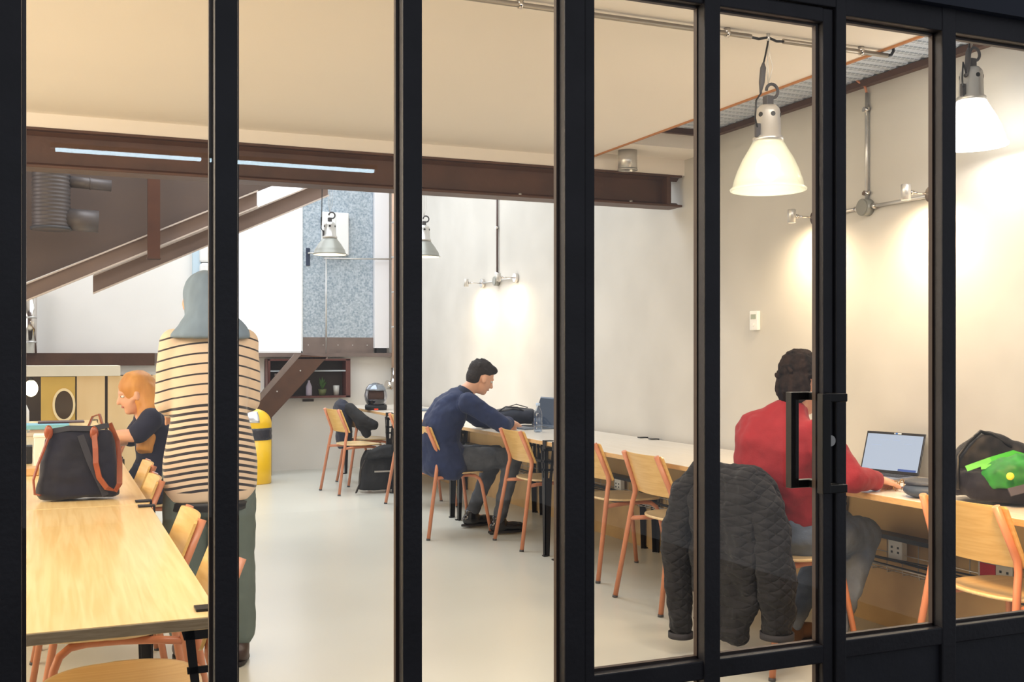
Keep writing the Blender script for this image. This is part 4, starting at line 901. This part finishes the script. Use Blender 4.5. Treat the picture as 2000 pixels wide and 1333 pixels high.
# ------------------------------------------------------------------ coats over chairs
def quilt(name, rgb):
    m = bpy.data.materials.new(name); m.use_nodes = True; N = m.node_tree.nodes; L = m.node_tree.links; b = N['Principled BSDF']
    b.inputs['Base Color'].default_value = lin(rgb); b.inputs['Specular IOR Level'].default_value = 0.25; b.inputs['Roughness'].default_value = 0.8; b.inputs['Sheen Weight'].default_value = 0.08
    tc = N.new('ShaderNodeTexCoord'); prev = None
    for sgn in (1, -1):
        mp = N.new('ShaderNodeMapping'); mp.inputs['Rotation'].default_value = (0, math.radians(38 * sgn), math.radians(35)); L.new(tc.outputs['Object'], mp.inputs[0])
        wv = N.new('ShaderNodeTexWave'); wv.wave_type = 'BANDS'; wv.bands_direction = 'Z'; wv.wave_profile = 'SIN'; wv.inputs['Scale'].default_value = 9.5; wv.inputs['Distortion'].default_value = 2.2; wv.inputs['Detail'].default_value = 1
        L.new(mp.outputs[0], wv.inputs['Vector'])
        p = N.new('ShaderNodeMath'); p.operation = 'POWER'; p.inputs[1].default_value = 0.35; L.new(wv.outputs['Fac'], p.inputs[0])
        if prev is None: prev = p.outputs[0]
        else:
            mn = N.new('ShaderNodeMath'); mn.operation = 'MINIMUM'; L.new(prev, mn.inputs[0]); L.new(p.outputs[0], mn.inputs[1]); prev = mn.outputs[0]
    ns = N.new('ShaderNodeTexNoise'); ns.inputs['Scale'].default_value = 14; ns.inputs['Detail'].default_value = 6; L.new(tc.outputs['Object'], ns.inputs['Vector'])
    ad = N.new('ShaderNodeMath'); ad.operation = 'MULTIPLY_ADD'; ad.inputs[1].default_value = 0.8; L.new(ns.outputs['Fac'], ad.inputs[0]); L.new(prev, ad.inputs[2])
    bp = N.new('ShaderNodeBump'); bp.inputs['Strength'].default_value = 0.8; bp.inputs['Distance'].default_value = 0.008; L.new(ad.outputs[0], bp.inputs['Height']); L.new(bp.outputs[0], b.inputs['Normal'])
    return m
M_quilt = quilt('dark_quilted_cloth', (34, 33, 36))
ck = thing('quilted_jacket', 'dark grey quilted jacket hanging over the back of the chair of the man in red', 'jacket', (2.60, 3.79, 0))
b = Blob()
# back panel hanging behind the chair posts
b.loft([((-0.0, 0, 0.822), 0.165, 0.035), ((-0.02, 0, 0.79), 0.21, 0.060), ((-0.035, 0, 0.68), 0.225, 0.062), ((-0.03, 0, 0.50), 0.215, 0.060), ((-0.035, -0.01, 0.34), 0.20, 0.055), ((-0.04, -0.04, 0.22), 0.17, 0.05), ((-0.05, -0.05, 0.12), 0.08, 0.035)], (0.0, 1, 0))
b.fuse('jacket_back', M_quilt, ck, voxel=0.009, smooth=3, wr=0.055, wscale=0.09)
for pts in ([((-0.02, 0.17, 0.79), 0.058), ((-0.05, 0.235, 0.70), 0.068), ((-0.075, 0.265, 0.50), 0.072), ((-0.085, 0.245, 0.32), 0.062), ((-0.08, 0.235, 0.13), 0.052)],
            [((0.0, -0.155, 0.775), 0.060), ((0.02, -0.215, 0.67), 0.074), ((0.035, -0.235, 0.48), 0.080), ((0.045, -0.24, 0.32), 0.078), ((0.05, -0.235, 0.22), 0.066)]):
    b = Blob(); b.chain(pts); sl = b.fuse('jacket_sleeve', M_quilt, ck, voxel=0.009, smooth=4, wr=0.040, wscale=0.08)
    e = pts[-1]; MB().lathe([(e[1] - 0.004, -0.035), (e[1] + 0.002, -0.034), (e[1] + 0.002, -0.060), (e[1] - 0.004, -0.060)], e[0], close=True).build('cuff', mat('dark_rib_knit', (54, 52, 56), 0.8), sl)
b = Blob(); b.loft([((0.015, -0.01, 0.822), 0.18, 0.04), ((0.055, -0.015, 0.76), 0.215, 0.05), ((0.085, -0.02, 0.66), 0.215, 0.05), ((0.11, -0.03, 0.54), 0.205, 0.045), ((0.11, -0.04, 0.42), 0.17, 0.03)], (0, 1, 0)); b.fuse('jacket_front', M_quilt, ck, voxel=0.010, smooth=3, wr=0.015, wscale=0.08)
ck.rotation_euler = (0, 0, math.radians(4))

dj = thing('dark_jacket', 'dark navy jacket slung over the chair at the rear desk', 'jacket', (2.67, 10.55, 0))
M_dj = mat('navy_jacket_cloth', (22, 26, 46), 0.8, var=0.2, vscale=8, sheen=0.06)
b = Blob(); b.loft([((-0.0, 0.0, 0.83), 0.13, 0.05), ((-0.02, 0.0, 0.79), 0.2, 0.08), ((-0.02, 0.0, 0.65), 0.20, 0.085), ((0.0, 0.02, 0.45), 0.19, 0.08), ((0.0, 0.02, 0.36), 0.15, 0.06)], (0.15, 1, 0)).fuse('jacket_body', M_dj, dj, voxel=0.012, smooth=4, wr=0.05, wscale=0.12)
b = Blob(); b.chain([((0.0, -0.17, 0.77), 0.06), ((0.10, -0.26, 0.66), 0.06), ((0.22, -0.28, 0.60), 0.05)]).chain([((0.05, -0.2, 0.70), 0.05), ((0.16, -0.24, 0.52), 0.045)]).fuse('jacket_sleeve', mat('black_cloth', (12, 12, 16), 0.8, sheen=0.05), dj, voxel=0.011, smooth=4, wr=0.03, wscale=0.08)

# ------------------------------------------------------------------ floor backpack
bpk = thing('backpack', 'black roll-top backpack standing on the floor beside the rear chairs', 'backpack', (2.80, 9.83, 0.0))
M_bk = mat('black_nylon', (10, 10, 13), 0.75, var=0.15, vscale=12, bump=0.3, bscale=25)
b = Blob(); b.loft([((0, 0, 0.03), 0.17, 0.10), ((0, 0, 0.12), 0.175, 0.115), ((0.01, 0, 0.27), 0.165, 0.10), ((0.02, 0, 0.36), 0.15, 0.07), ((0.02, 0, 0.40), 0.14, 0.045)], (1, -0.2, 0)).fuse('main_body', M_bk, bpk, voxel=0.012, smooth=4, wr=0.03, wscale=0.12)
b = Blob(); b.loft([((-0.02, -0.05, 0.41), 0.17, 0.03), ((0.0, -0.09, 0.40), 0.17, 0.03), ((0.0, -0.12, 0.33), 0.16, 0.022)], (1, -0.2, 0)).fuse('roll_top_flap', M_bk, bpk, voxel=0.010, smooth=3, wr=0.02, wscale=0.07)
MB().strap([(-0.12, -0.09, 0.36), (-0.19, -0.12, 0.22), (-0.20, -0.12, 0.10), (-0.24, -0.14, 0.02)], 0.035, 0.008, (0, 1, 0)).build('strap', M_blackp, bpk)
MB().bb(-0.06, 0.09, -0.128, -0.12, 0.20, 0.215).build('zip_strip', M_steel, bpk)

# ------------------------------------------------------------------ helmet on the rear desk
hm = thing('motorcycle_helmet', 'silver and black motorcycle helmet with raised visor on the rear desk', 'helmet', (2.985, 10.52, 0.742))
Rm = Matrix.Rotation(math.radians(-105), 3, 'Z')
def hel(rx, ry, rz, thr, mt, name, par, zc=0.135):
    vs = []; fs = []; n = 36; m = 22
    for i in range(m + 1):
        th_ = PI * 0.80 * i / m
        for k in range(n):
            a = 2 * PI * k / n; p = Vector((rx * math.sin(th_) * math.cos(a), ry * math.sin(th_) * math.sin(a), rz * math.cos(th_)))
            vs.append(Rm @ p + Vector((0, 0, zc)))
    for i in range(m):
        for k in range(n):
            a = 2 * PI * (k + .5) / n; th_ = PI * 0.80 * (i + .5) / m; aa = (a + PI) % (2 * PI) - PI
            if thr(aa, th_): continue
            fs.append((i * n + k, (i + 1) * n + k, (i + 1) * n + (k + 1) % n, i * n + (k + 1) % n))
    o = MB().add(vs, fs, True).build(name, mt, par); so = o.modifiers.new('s', 'SOLIDIFY'); so.thickness = 0.012; so.offset = -1
    return o
M_hel = mat('helmet_silver', (196, 198, 206), 0.2, 0.4, coat=0.6, rgb2=(60, 62, 70), vscale=5)
open_ = lambda a, t_: abs(a) < 0.95 and 1.05 < t_ < 1.85
hel(0.135, 0.115, 0.135, lambda a, t_: abs(a) < 0.95 and 1.05 < t_ or t_ > 2.2, M_hel, 'shell', hm)
hel(0.139, 0.113, 0.128, lambda a, t_: not (abs(a) < 1.3 and 1.85 < t_ < 2.45), mat('helmet_black', (24, 26, 34), 0.2, coat=0.6), 'chin_bar', hm)
hel(0.146, 0.124, 0.146, lambda a, t_: not (abs(a) < 1.15 and 0.55 < t_ < 1.12), mat('visor_tint', (120, 128, 140), 0.08, 0.5, coat=0.8), 'visor', hm)
hel(0.122, 0.103, 0.120, lambda a, t_: t_ > 2.1, mat('helmet_lining', (58, 36, 26), 0.9), 'lining', hm)
b = MB(); b.lathe([(0.100, 0), (0.108, 0.0), (0.112, 0.03), (0.105, 0.05), (0.098, 0.03)], (0, 0, 0.0), close=True, n=36); b.build('neck_roll', mat('helmet_rim', (22, 22, 26), 0.7), hm)
MB().box(Rm @ Vector((0.11, 0, 0)) + Vector((0, 0, 0.008)), (0.04, 0.02, 0.014)).build('red_tab', mat('red_orange', (226, 66, 36), 0.5), hm)
nb = tag(MB().bb(3.10, 3.42, 10.05, 10.28, 0.741, 0.757).build('closed_laptop', mat('blue_grey_lid', (120, 136, 156), 0.35, 0.4), bevel=0.004), 'closed blue-grey laptop lying on the rear desk beside the helmet', 'laptop')

# ------------------------------------------------------------------ laptops
def screen_mat(name, s_, base=(214, 226, 244)):
    m = bpy.data.materials.new(name); m.use_nodes = True; N = m.node_tree.nodes; L = m.node_tree.links; N.remove(N['Principled BSDF'])
    e = N.new('ShaderNodeEmission'); e.inputs[0].default_value = lin(base); e.inputs[1].default_value = s_
    g = N.new('ShaderNodeBsdfGlossy'); g.inputs['Roughness'].default_value = 0.1; a = N.new('ShaderNodeMixShader'); a.inputs[0].default_value = 0.05
    L.new(e.outputs[0], a.inputs[1]); L.new(g.outputs[0], a.inputs[2]); L.new(a.outputs[0], N['Material Output'].inputs[0]); return m
def laptop(label, loc, rz, wd, body, scr, tilt, details):
    t = thing('laptop', label, 'laptop', loc, rz); dp = wd * 0.69; th_ = 0.012; sh_ = wd * 0.64
    bs = MB().bb(-dp, 0, -wd / 2, wd / 2, 0, th_).build('base', body, t, bevel=0.003)
    MB().bb(-dp * 0.55, -dp * 0.12, -wd * 0.43, wd * 0.43, th_ - 0.001, th_ + 0.0015).build('keyboard', M_blackp, bs)
    b = MB()
    for i in range(5):
        for k in range(13):
            x = -dp * 0.52 + i * dp * 0.082; y = -wd * 0.40 + k * wd * 0.0667
            b.box((x, y, th_ + 0.002), (dp * 0.06, wd * 0.052, 0.001))
    b.build('keys', mat('key_grey', (60, 62, 66), 0.5), bs)
    MB().bb(-dp * 0.93, -dp * 0.62, -wd * 0.17, wd * 0.17, th_, th_ + 0.0006).build('trackpad', mat('trackpad', (150, 150, 156), 0.3), bs)
    Rt = Matrix.Rotation(math.radians(tilt), 3, 'Y'); o0 = Vector((0.002, 0, th_))
    def P(y0, y1, z0, z1, x0, x1, name, m, par):
        mb = MB().bb(x0, x1, y0, y1, z0, z1); mb.v = [tuple(o0 + Rt @ Vector(v)) for v in mb.v]; return mb.build(name, m, par, bevel=0.002 if name == 'lid' else 0)
    lid = P(-wd / 2, wd / 2, 0, sh_, 0, 0.006, 'lid', body if not details else mat('lid_dark_bezel', (28, 28, 32), 0.3), t)
    P(-wd / 2 + 0.008, wd / 2 - 0.008, 0.014, sh_ - 0.012, -0.001, 0.0, 'screen', scr, lid)
    if details:
        P(-wd * 0.10, wd * 0.02, sh_ - 0.009, sh_ - 0.003, -0.0015, 0.0, 'paper_tab', M_white, lid); P(-wd * 0.04, wd * 0.0, sh_ - 0.009, sh_ - 0.003, -0.0022, -0.0012, 'blue_tab', mat('blue_tab', (50, 110, 190), 0.5), lid)
        P(-wd * 0.45, -wd * 0.15, 0.014, 0.024, -0.0018, -0.001, 'taskbar', emission('taskbar_dark', (70, 84, 130), 1.0), lid)
        for (a, c, z) in ((-0.30, -0.18, 0.72), (0.1, 0.25, 0.80), (-0.1, 0.02, 0.80), (-0.35, -0.2, 0.86), (0.2, 0.38, 0.66)):
            P(wd * a, wd * c, sh_ * z, sh_ * z + 0.0022, -0.0018, -0.001, 'screen_line', emission('screen_line', (168, 178, 200), 0.8) if 'screen_line' not in MATS else MATS['screen_line'], lid)
    return t
laptop('open laptop with a bright pale-blue screen before the man in red', (3.53, 3.885, 0.7395), math.radians(14), 0.305, mat('laptop_grey', (150, 152, 158), 0.3, 0.7), screen_mat('bright_screen', 0.47), 18, True)
laptop('open dark-screened laptop before the man in the blue blazer', (3.43, 7.47, 0.7395), math.radians(4), 0.36, mat('laptop_blue_grey', (104, 116, 132), 0.35, 0.5), screen_mat('dim_screen', 0.16, (112, 130, 156)), 20, False)

# ------------------------------------------------------------------ bottle, glasses, case, cable
wb = thing('water_bottle', 'clear plastic water bottle on the desk before the dark-screened laptop', 'bottle', (3.20, 7.05, 0.7395))
M_pet = glass_mat('clear_plastic', (0.86, 0.91, 0.97, 1), 2.5)
MB().lathe([(0, 0.004), (0.026, 0), (0.031, 0.006), (0.031, 0.03), (0.029, 0.036), (0.031, 0.042), (0.031, 0.07), (0.029, 0.076), (0.031, 0.082), (0.031, 0.125), (0.027, 0.148), (0.016, 0.172), (0.0125, 0.18), (0.0125, 0.197), (0, 0.197)]).build('bottle_body', M_pet, wb)
MB().lathe([(0, 0.005), (0.0285, 0.006), (0.0285, 0.10), (0, 0.10)]).build('water', glass_mat('water', (0.80, 0.87, 0.95, 1), 1.5), wb)
MB().lathe([(0.0145, 0.19), (0.015, 0.192), (0.015, 0.208), (0.0, 0.21)]).build('cap', mat('pale_blue_cap', (190, 210, 236), 0.4), wb)
eg = thing('eyeglasses', 'folded wire-rimmed eyeglasses on the desk beside the lit laptop', 'glasses', (3.20, 3.46, 0.7395), math.radians(25))
M_gold2 = mat('gold_wire', (176, 138, 80), 0.3, 0.8)
b = MB()
for c in (-0.032, 0.032): b.tube([(c + 0.024 * math.cos(a), 0, 0.022 + 0.019 * math.sin(a)) for a in [k * PI / 8 for k in range(17)]], 0.0022, 6)
b.tube([(-0.009, 0, 0.026), (0, 0, 0.03), (0.009, 0, 0.026)], 0.0014, 6).build('rim', M_gold2, eg)
for s_ in (-1, 1): MB().tube([(s_ * 0.057, 0, 0.028), (s_ * 0.055, 0.02, 0.024), (s_ * -0.01, 0.03, 0.012), (s_ * -0.05, 0.035, 0.004)], 0.0016, 6).build('temple', M_gold2, eg)
pn = tag(MB().tube([(3.21, 3.53, 0.7455), (3.30, 3.41, 0.7455)], [0.004, 0.005], 10).build('pen', mat('dark_blue_pen', (40, 44, 110), 0.4)), 'dark blue pen on the desk behind the eyeglasses', 'pen')
cs = thing('headphone_case', 'rounded dark blue-grey case on the desk left of the backpack', 'case', (3.135, 3.245, 0.7395))
b = Blob(); b.ell((0, 0, 0.03), (0.085, 0.085, 0.034)); b.fuse('case_base', mat('case_blue_grey', (58, 72, 92), 0.55), cs, voxel=0.006, smooth=2)
b = Blob(); b.ell((0.003, 0.005, 0.055), (0.08, 0.08, 0.018)); b.fuse('case_lid', mat('case_dark', (40, 46, 60), 0.5), cs, voxel=0.006, smooth=2)
cb = tag(MB().tube([(3.20, 3.50, 0.744), (3.16, 3.40, 0.744), (3.22, 3.32, 0.744), (3.34, 3.40, 0.744), (3.42, 3.52, 0.744), (3.50, 3.45, 0.744), (3.52, 3.30, 0.75), (3.46, 3.24, 0.76), (3.44, 3.36, 0.744), (3.36, 3.30, 0.744)], 0.002, 6).build('charging_cable', mat('white_cable', (206, 202, 196), 0.5)), 'thin pale cable curling on the desk between laptop and case', 'cable')
ph = tag(MB().bb(3.06, 3.13, 4.55, 4.69, 0.7395, 0.747).build('phone', M_blackp, bevel=0.003), 'black phone lying on the empty desk just left of the man in red', 'phone')

# ------------------------------------------------------------------ bags on the desks
gbk = thing('backpack', 'open black backpack with a green bundle on top at the right edge', 'backpack', (3.345, 3.03, 0.740))
M_bk2 = mat('black_purple_fabric', (20, 19, 30), 0.6, spec=0.25, var=0.3, vscale=9, bump=0.2, bscale=40, sheen=0.05)
b = Blob(); b.loft([((0, 0, 0.015), 0.20, 0.16), ((0, 0, 0.07), 0.21, 0.17), ((0, 0, 0.12), 0.19, 0.15)], (0.9, -0.43, 0)).fuse('main_body', M_bk2, gbk, voxel=0.011, smooth=4, wr=0.035, wscale=0.09)
b = Blob(); b.loft([((-0.02, 0.10, 0.09), 0.18, 0.04), ((-0.02, 0.10, 0.16), 0.165, 0.045), ((-0.03, 0.10, 0.215), 0.10, 0.035), ((-0.05, 0.10, 0.25), 0.035, 0.022)], (0.9, -0.43, 0)); b.cap((0.02, 0.08, 0.22), 0.03, (0.20, -0.02, 0.13), 0.045).fuse('open_flap', mat('flap_black', (16, 16, 24), 0.6, sheen=0.06), gbk, voxel=0.010, smooth=4, wr=0.025, wscale=0.07)
b = Blob(); b.loft([((-0.04, -0.10, 0.065), 0.14, 0.075), ((-0.04, -0.09, 0.12), 0.155, 0.080), ((-0.03, -0.06, 0.155), 0.12, 0.055)], (0.9, -0.43, 0)).fuse('green_bundle', mat('green_cloth', (36, 140, 46), 0.6, rgb2=(22, 96, 40), vscale=18), gbk, voxel=0.009, smooth=4, wr=0.03, wscale=0.06)
MB().strap([(-0.20, 0.02, 0.13), (-0.13, -0.03, 0.165), (-0.05, -0.06, 0.19), (0.02, -0.10, 0.165), (0.10, -0.14, 0.15)], 0.022, 0.005, (0.2, 0.3, 1)).strap([(-0.18, -0.03, 0.14), (-0.10, -0.10, 0.150), (0.02, -0.14, 0.162), (0.08, -0.12, 0.17)], 0.018, 0.005, (0.2, 0.3, 1)).build('green_strap', mat('bright_green', (64, 176, 60), 0.5), gbk)
for p in ((-0.165, -0.150, 0.118), (-0.105, -0.180, 0.112), (0.02, -0.205, 0.12)): MB().ell(p, (0.016, 0.012, 0.014), n=12, m=8).build('yellow_dot', mat('yellow_cloth', (226, 220, 70), 0.6), gbk)
MB().tube([(-0.21, 0.05, 0.05), (-0.17, 0.09, 0.17), (-0.12, 0.09, 0.22), (-0.06, 0.085, 0.262), (-0.02, 0.07, 0.25), (0.05, 0.04, 0.20)], 0.007, 8).build('zip_edge', M_blackp, gbk)
MB().strap([(-0.17, -0.15, 0.06), (-0.08, -0.19, 0.085), (0.03, -0.20, 0.07), (0.14, -0.2, 0.12), (0.18, -0.16, 0.14)], 0.03, 0.007, (0.3, 0.5, 1)).build('strap', mat('dark_grey_strap', (62, 60, 74), 0.7), gbk)
db = thing('duffel_bag', 'dark grey-blue bag lying on the desk behind the man in the blue blazer', 'bag', (3.32, 7.80, 0.740), math.radians(-24))
M_db = mat('slate_fabric', (30, 36, 52), 0.7, var=0.2, vscale=9)
b = Blob(); b.loft([((-0.19, 0, 0.05), 0.07, 0.03), ((-0.16, 0, 0.065), 0.12, 0.055), ((0.0, 0, 0.075), 0.13, 0.068), ((0.15, 0, 0.07), 0.12, 0.06), ((0.19, 0, 0.055), 0.08, 0.035)], (0, 1, 0)).fuse('bag_body', M_db, db, voxel=0.010, smooth=3, wr=0.015, wscale=0.08)
MB().strap([(-0.12, -0.08, 0.11), (-0.05, -0.09, 0.150), (0.04, -0.08, 0.145), (0.09, -0.09, 0.12)], 0.025, 0.006, (0, 1, 0.2)).strap([(-0.05, 0.0, 0.14), (0.03, 0.0, 0.165), (0.12, -0.01, 0.14)], 0.03, 0.006, (0, 1, 0)).build('strap', mat('slate_strap', (16, 18, 28), 0.7), db)

# ------------------------------------------------------------------ navy bag with leather handles on the left table
nbg = thing('handbag', 'navy canvas bag with brown leather handles standing on the left table', 'bag', (0.088, 4.48, 0.740), math.radians(-4))
M_nv = mat('navy_canvas', (26, 27, 46), 0.65, rgb2=(20, 17, 26), spec=0.2, vscale=7, sheen=0.2, bump=0.1, bscale=60)
M_lea = mat('tan_leather', (142, 66, 28), 0.4, var=0.2, vscale=20, coat=0.2)
b = Blob(); b.loft([((0, 0, 0.006), 0.135, 0.055), ((0, 0, 0.022), 0.152, 0.072), ((0.003, 0, 0.09), 0.142, 0.072), ((0.004, 0, 0.17), 0.132, 0.055), ((0.003, 0, 0.235), 0.122, 0.032), ((0.004, 0, 0.268), 0.112, 0.018)], (1, 0, 0)).fuse('bag_body', M_nv, nbg, voxel=0.007, smooth=3, wr=0.020, wscale=0.09)
MB().strap([(-0.108, -0.010, 0.262), (-0.03, -0.022, 0.276), (0.05, -0.020, 0.272), (0.110, -0.008, 0.284)], 0.02, 0.008, (0, 0.2, 1)).build('top_hem', mat('navy_hem', (34, 34, 44), 0.6), nbg)
MB().strap([(-0.098, -0.03, 0.262), (-0.118, -0.04, 0.20), (-0.138, -0.05, 0.145), (-0.155, -0.05, 0.085), (-0.150, -0.055, 0.032), (-0.130, -0.06, 0.028)], 0.020, 0.006, (0.3, -1, 0)).build('handle', M_lea, nbg)
MB().strap([(0.058, -0.036, 0.262), (0.064, -0.066, 0.20), (0.066, -0.082, 0.145), (0.078, -0.088, 0.09), (0.105, -0.092, 0.05), (0.135, -0.088, 0.036), (0.150, -0.060, 0.06), (0.150, -0.01, 0.14), (0.140, 0.01, 0.22), (0.112, 0.01, 0.290)], 0.020, 0.006, (1, -0.3, 0)).build('handle', M_lea, nbg)
MB().strap([(0.02, 0.035, 0.24), (0.05, 0.04, 0.315), (0.075, 0.03, 0.325), (0.09, 0.02, 0.27)], 0.020, 0.006, (0.2, 1, 0)).build('handle', M_lea, nbg)
for p in ((-0.104, -0.026, 0.262), (0.058, -0.036, 0.255)): MB().ell(p, (0.016, 0.010, 0.028), n=14, m=8).build('handle_tab', M_lea, nbg)
MB().strap([(0.01, -0.052, 0.25), (0.045, -0.072, 0.15), (0.085, -0.082, 0.06), (0.10, -0.08, 0.02)], 0.024, 0.004, (1, 0.2, 0)).build('shoulder_strap', mat('dark_strap', (38, 36, 44), 0.7), nbg)
# things behind the bag on the left tables
bx = thing('paper_box', 'white paper box behind the left side of the navy bag', 'box', (-0.012, 5.75, 0.740))
MB().bb(-0.075, 0.075, -0.06, 0.06, 0, 0.155).build('box_body', mat('white_card', (240, 236, 230), 0.6), bx, bevel=0.003)
MB().bb(-0.078, 0.078, -0.063, 0.063, 0.155, 0.168).build('box_lid', mat('white_card_lid', (246, 242, 238), 0.6), bx, bevel=0.003)
pc = tag(MB().lathe([(0, 0), (0.036, 0), (0.046, 0.105), (0.048, 0.108), (0.044, 0.108), (0.034, 0.006), (0, 0.006)], (-0.015, 5.36, 0.740)).build('paper_cup', mat('cream_paper', (232, 224, 208), 0.6)), 'pale paper cup in front of the white paper box', 'cup')
tk = tag(MB().bb(-0.16, -0.062, 5.42, 5.54, 0.740, 0.775).build('wooden_tray', M_plyedge, bevel=0.004), 'small wooden block at the left edge beside the paper cup', 'box')
bc = tag(MB().bb(-0.165, -0.10, 6.02, 6.12, 0.740, 0.83).build('black_box', M_blackp, bevel=0.006), 'small black box at the left edge beside the white paper box', 'box')
for i, (c, z0, z1, nm) in enumerate((((232, 220, 206), 0.740, 0.766, 'lowest thick white book in the pile under the blue folder'), ((204, 178, 168), 0.766, 0.786, 'pinkish book directly under the blue folder'))):
    tag(MB().bb(-0.17 + 0.02 * i, 0.19, 8.02, 8.26, z0, z1).build('book', mat('book_%d' % i, c, 0.6), bevel=0.002), nm, 'book', 'books under the blue folder')
fo = tag(MB().bb(-0.18, 0.10, 8.0, 8.24, 0.786, 0.818).build('folder', mat('light_blue_folder', (136, 202, 220), 0.5), bevel=0.003), 'light blue folder on the pile behind the navy bag', 'folder')
fo2 = tag(MB().bb(-0.10, 0.20, 8.12, 8.30, 0.819, 0.829).build('tablet', mat('dark_red_cover', (74, 40, 46), 0.4), bevel=0.003), 'thin dark tablet lying on the light blue folder', 'tablet')
sb = thing('spray_bottle', 'white bottle with a yellow cap at the left edge behind the blue folder', 'bottle', (-0.215, 8.7, 0.740))
MB().lathe([(0, 0), (0.045, 0), (0.05, 0.01), (0.05, 0.14), (0.03, 0.19), (0.018, 0.21), (0, 0.21)]).build('bottle_body', mat('white_bottle', (232, 234, 236), 0.4), sb)
MB().lathe([(0.02, 0.205), (0.022, 0.207), (0.022, 0.24), (0, 0.245)]).build('cap', mat('yellow_cap', (240, 206, 40), 0.4), sb)
#@@END
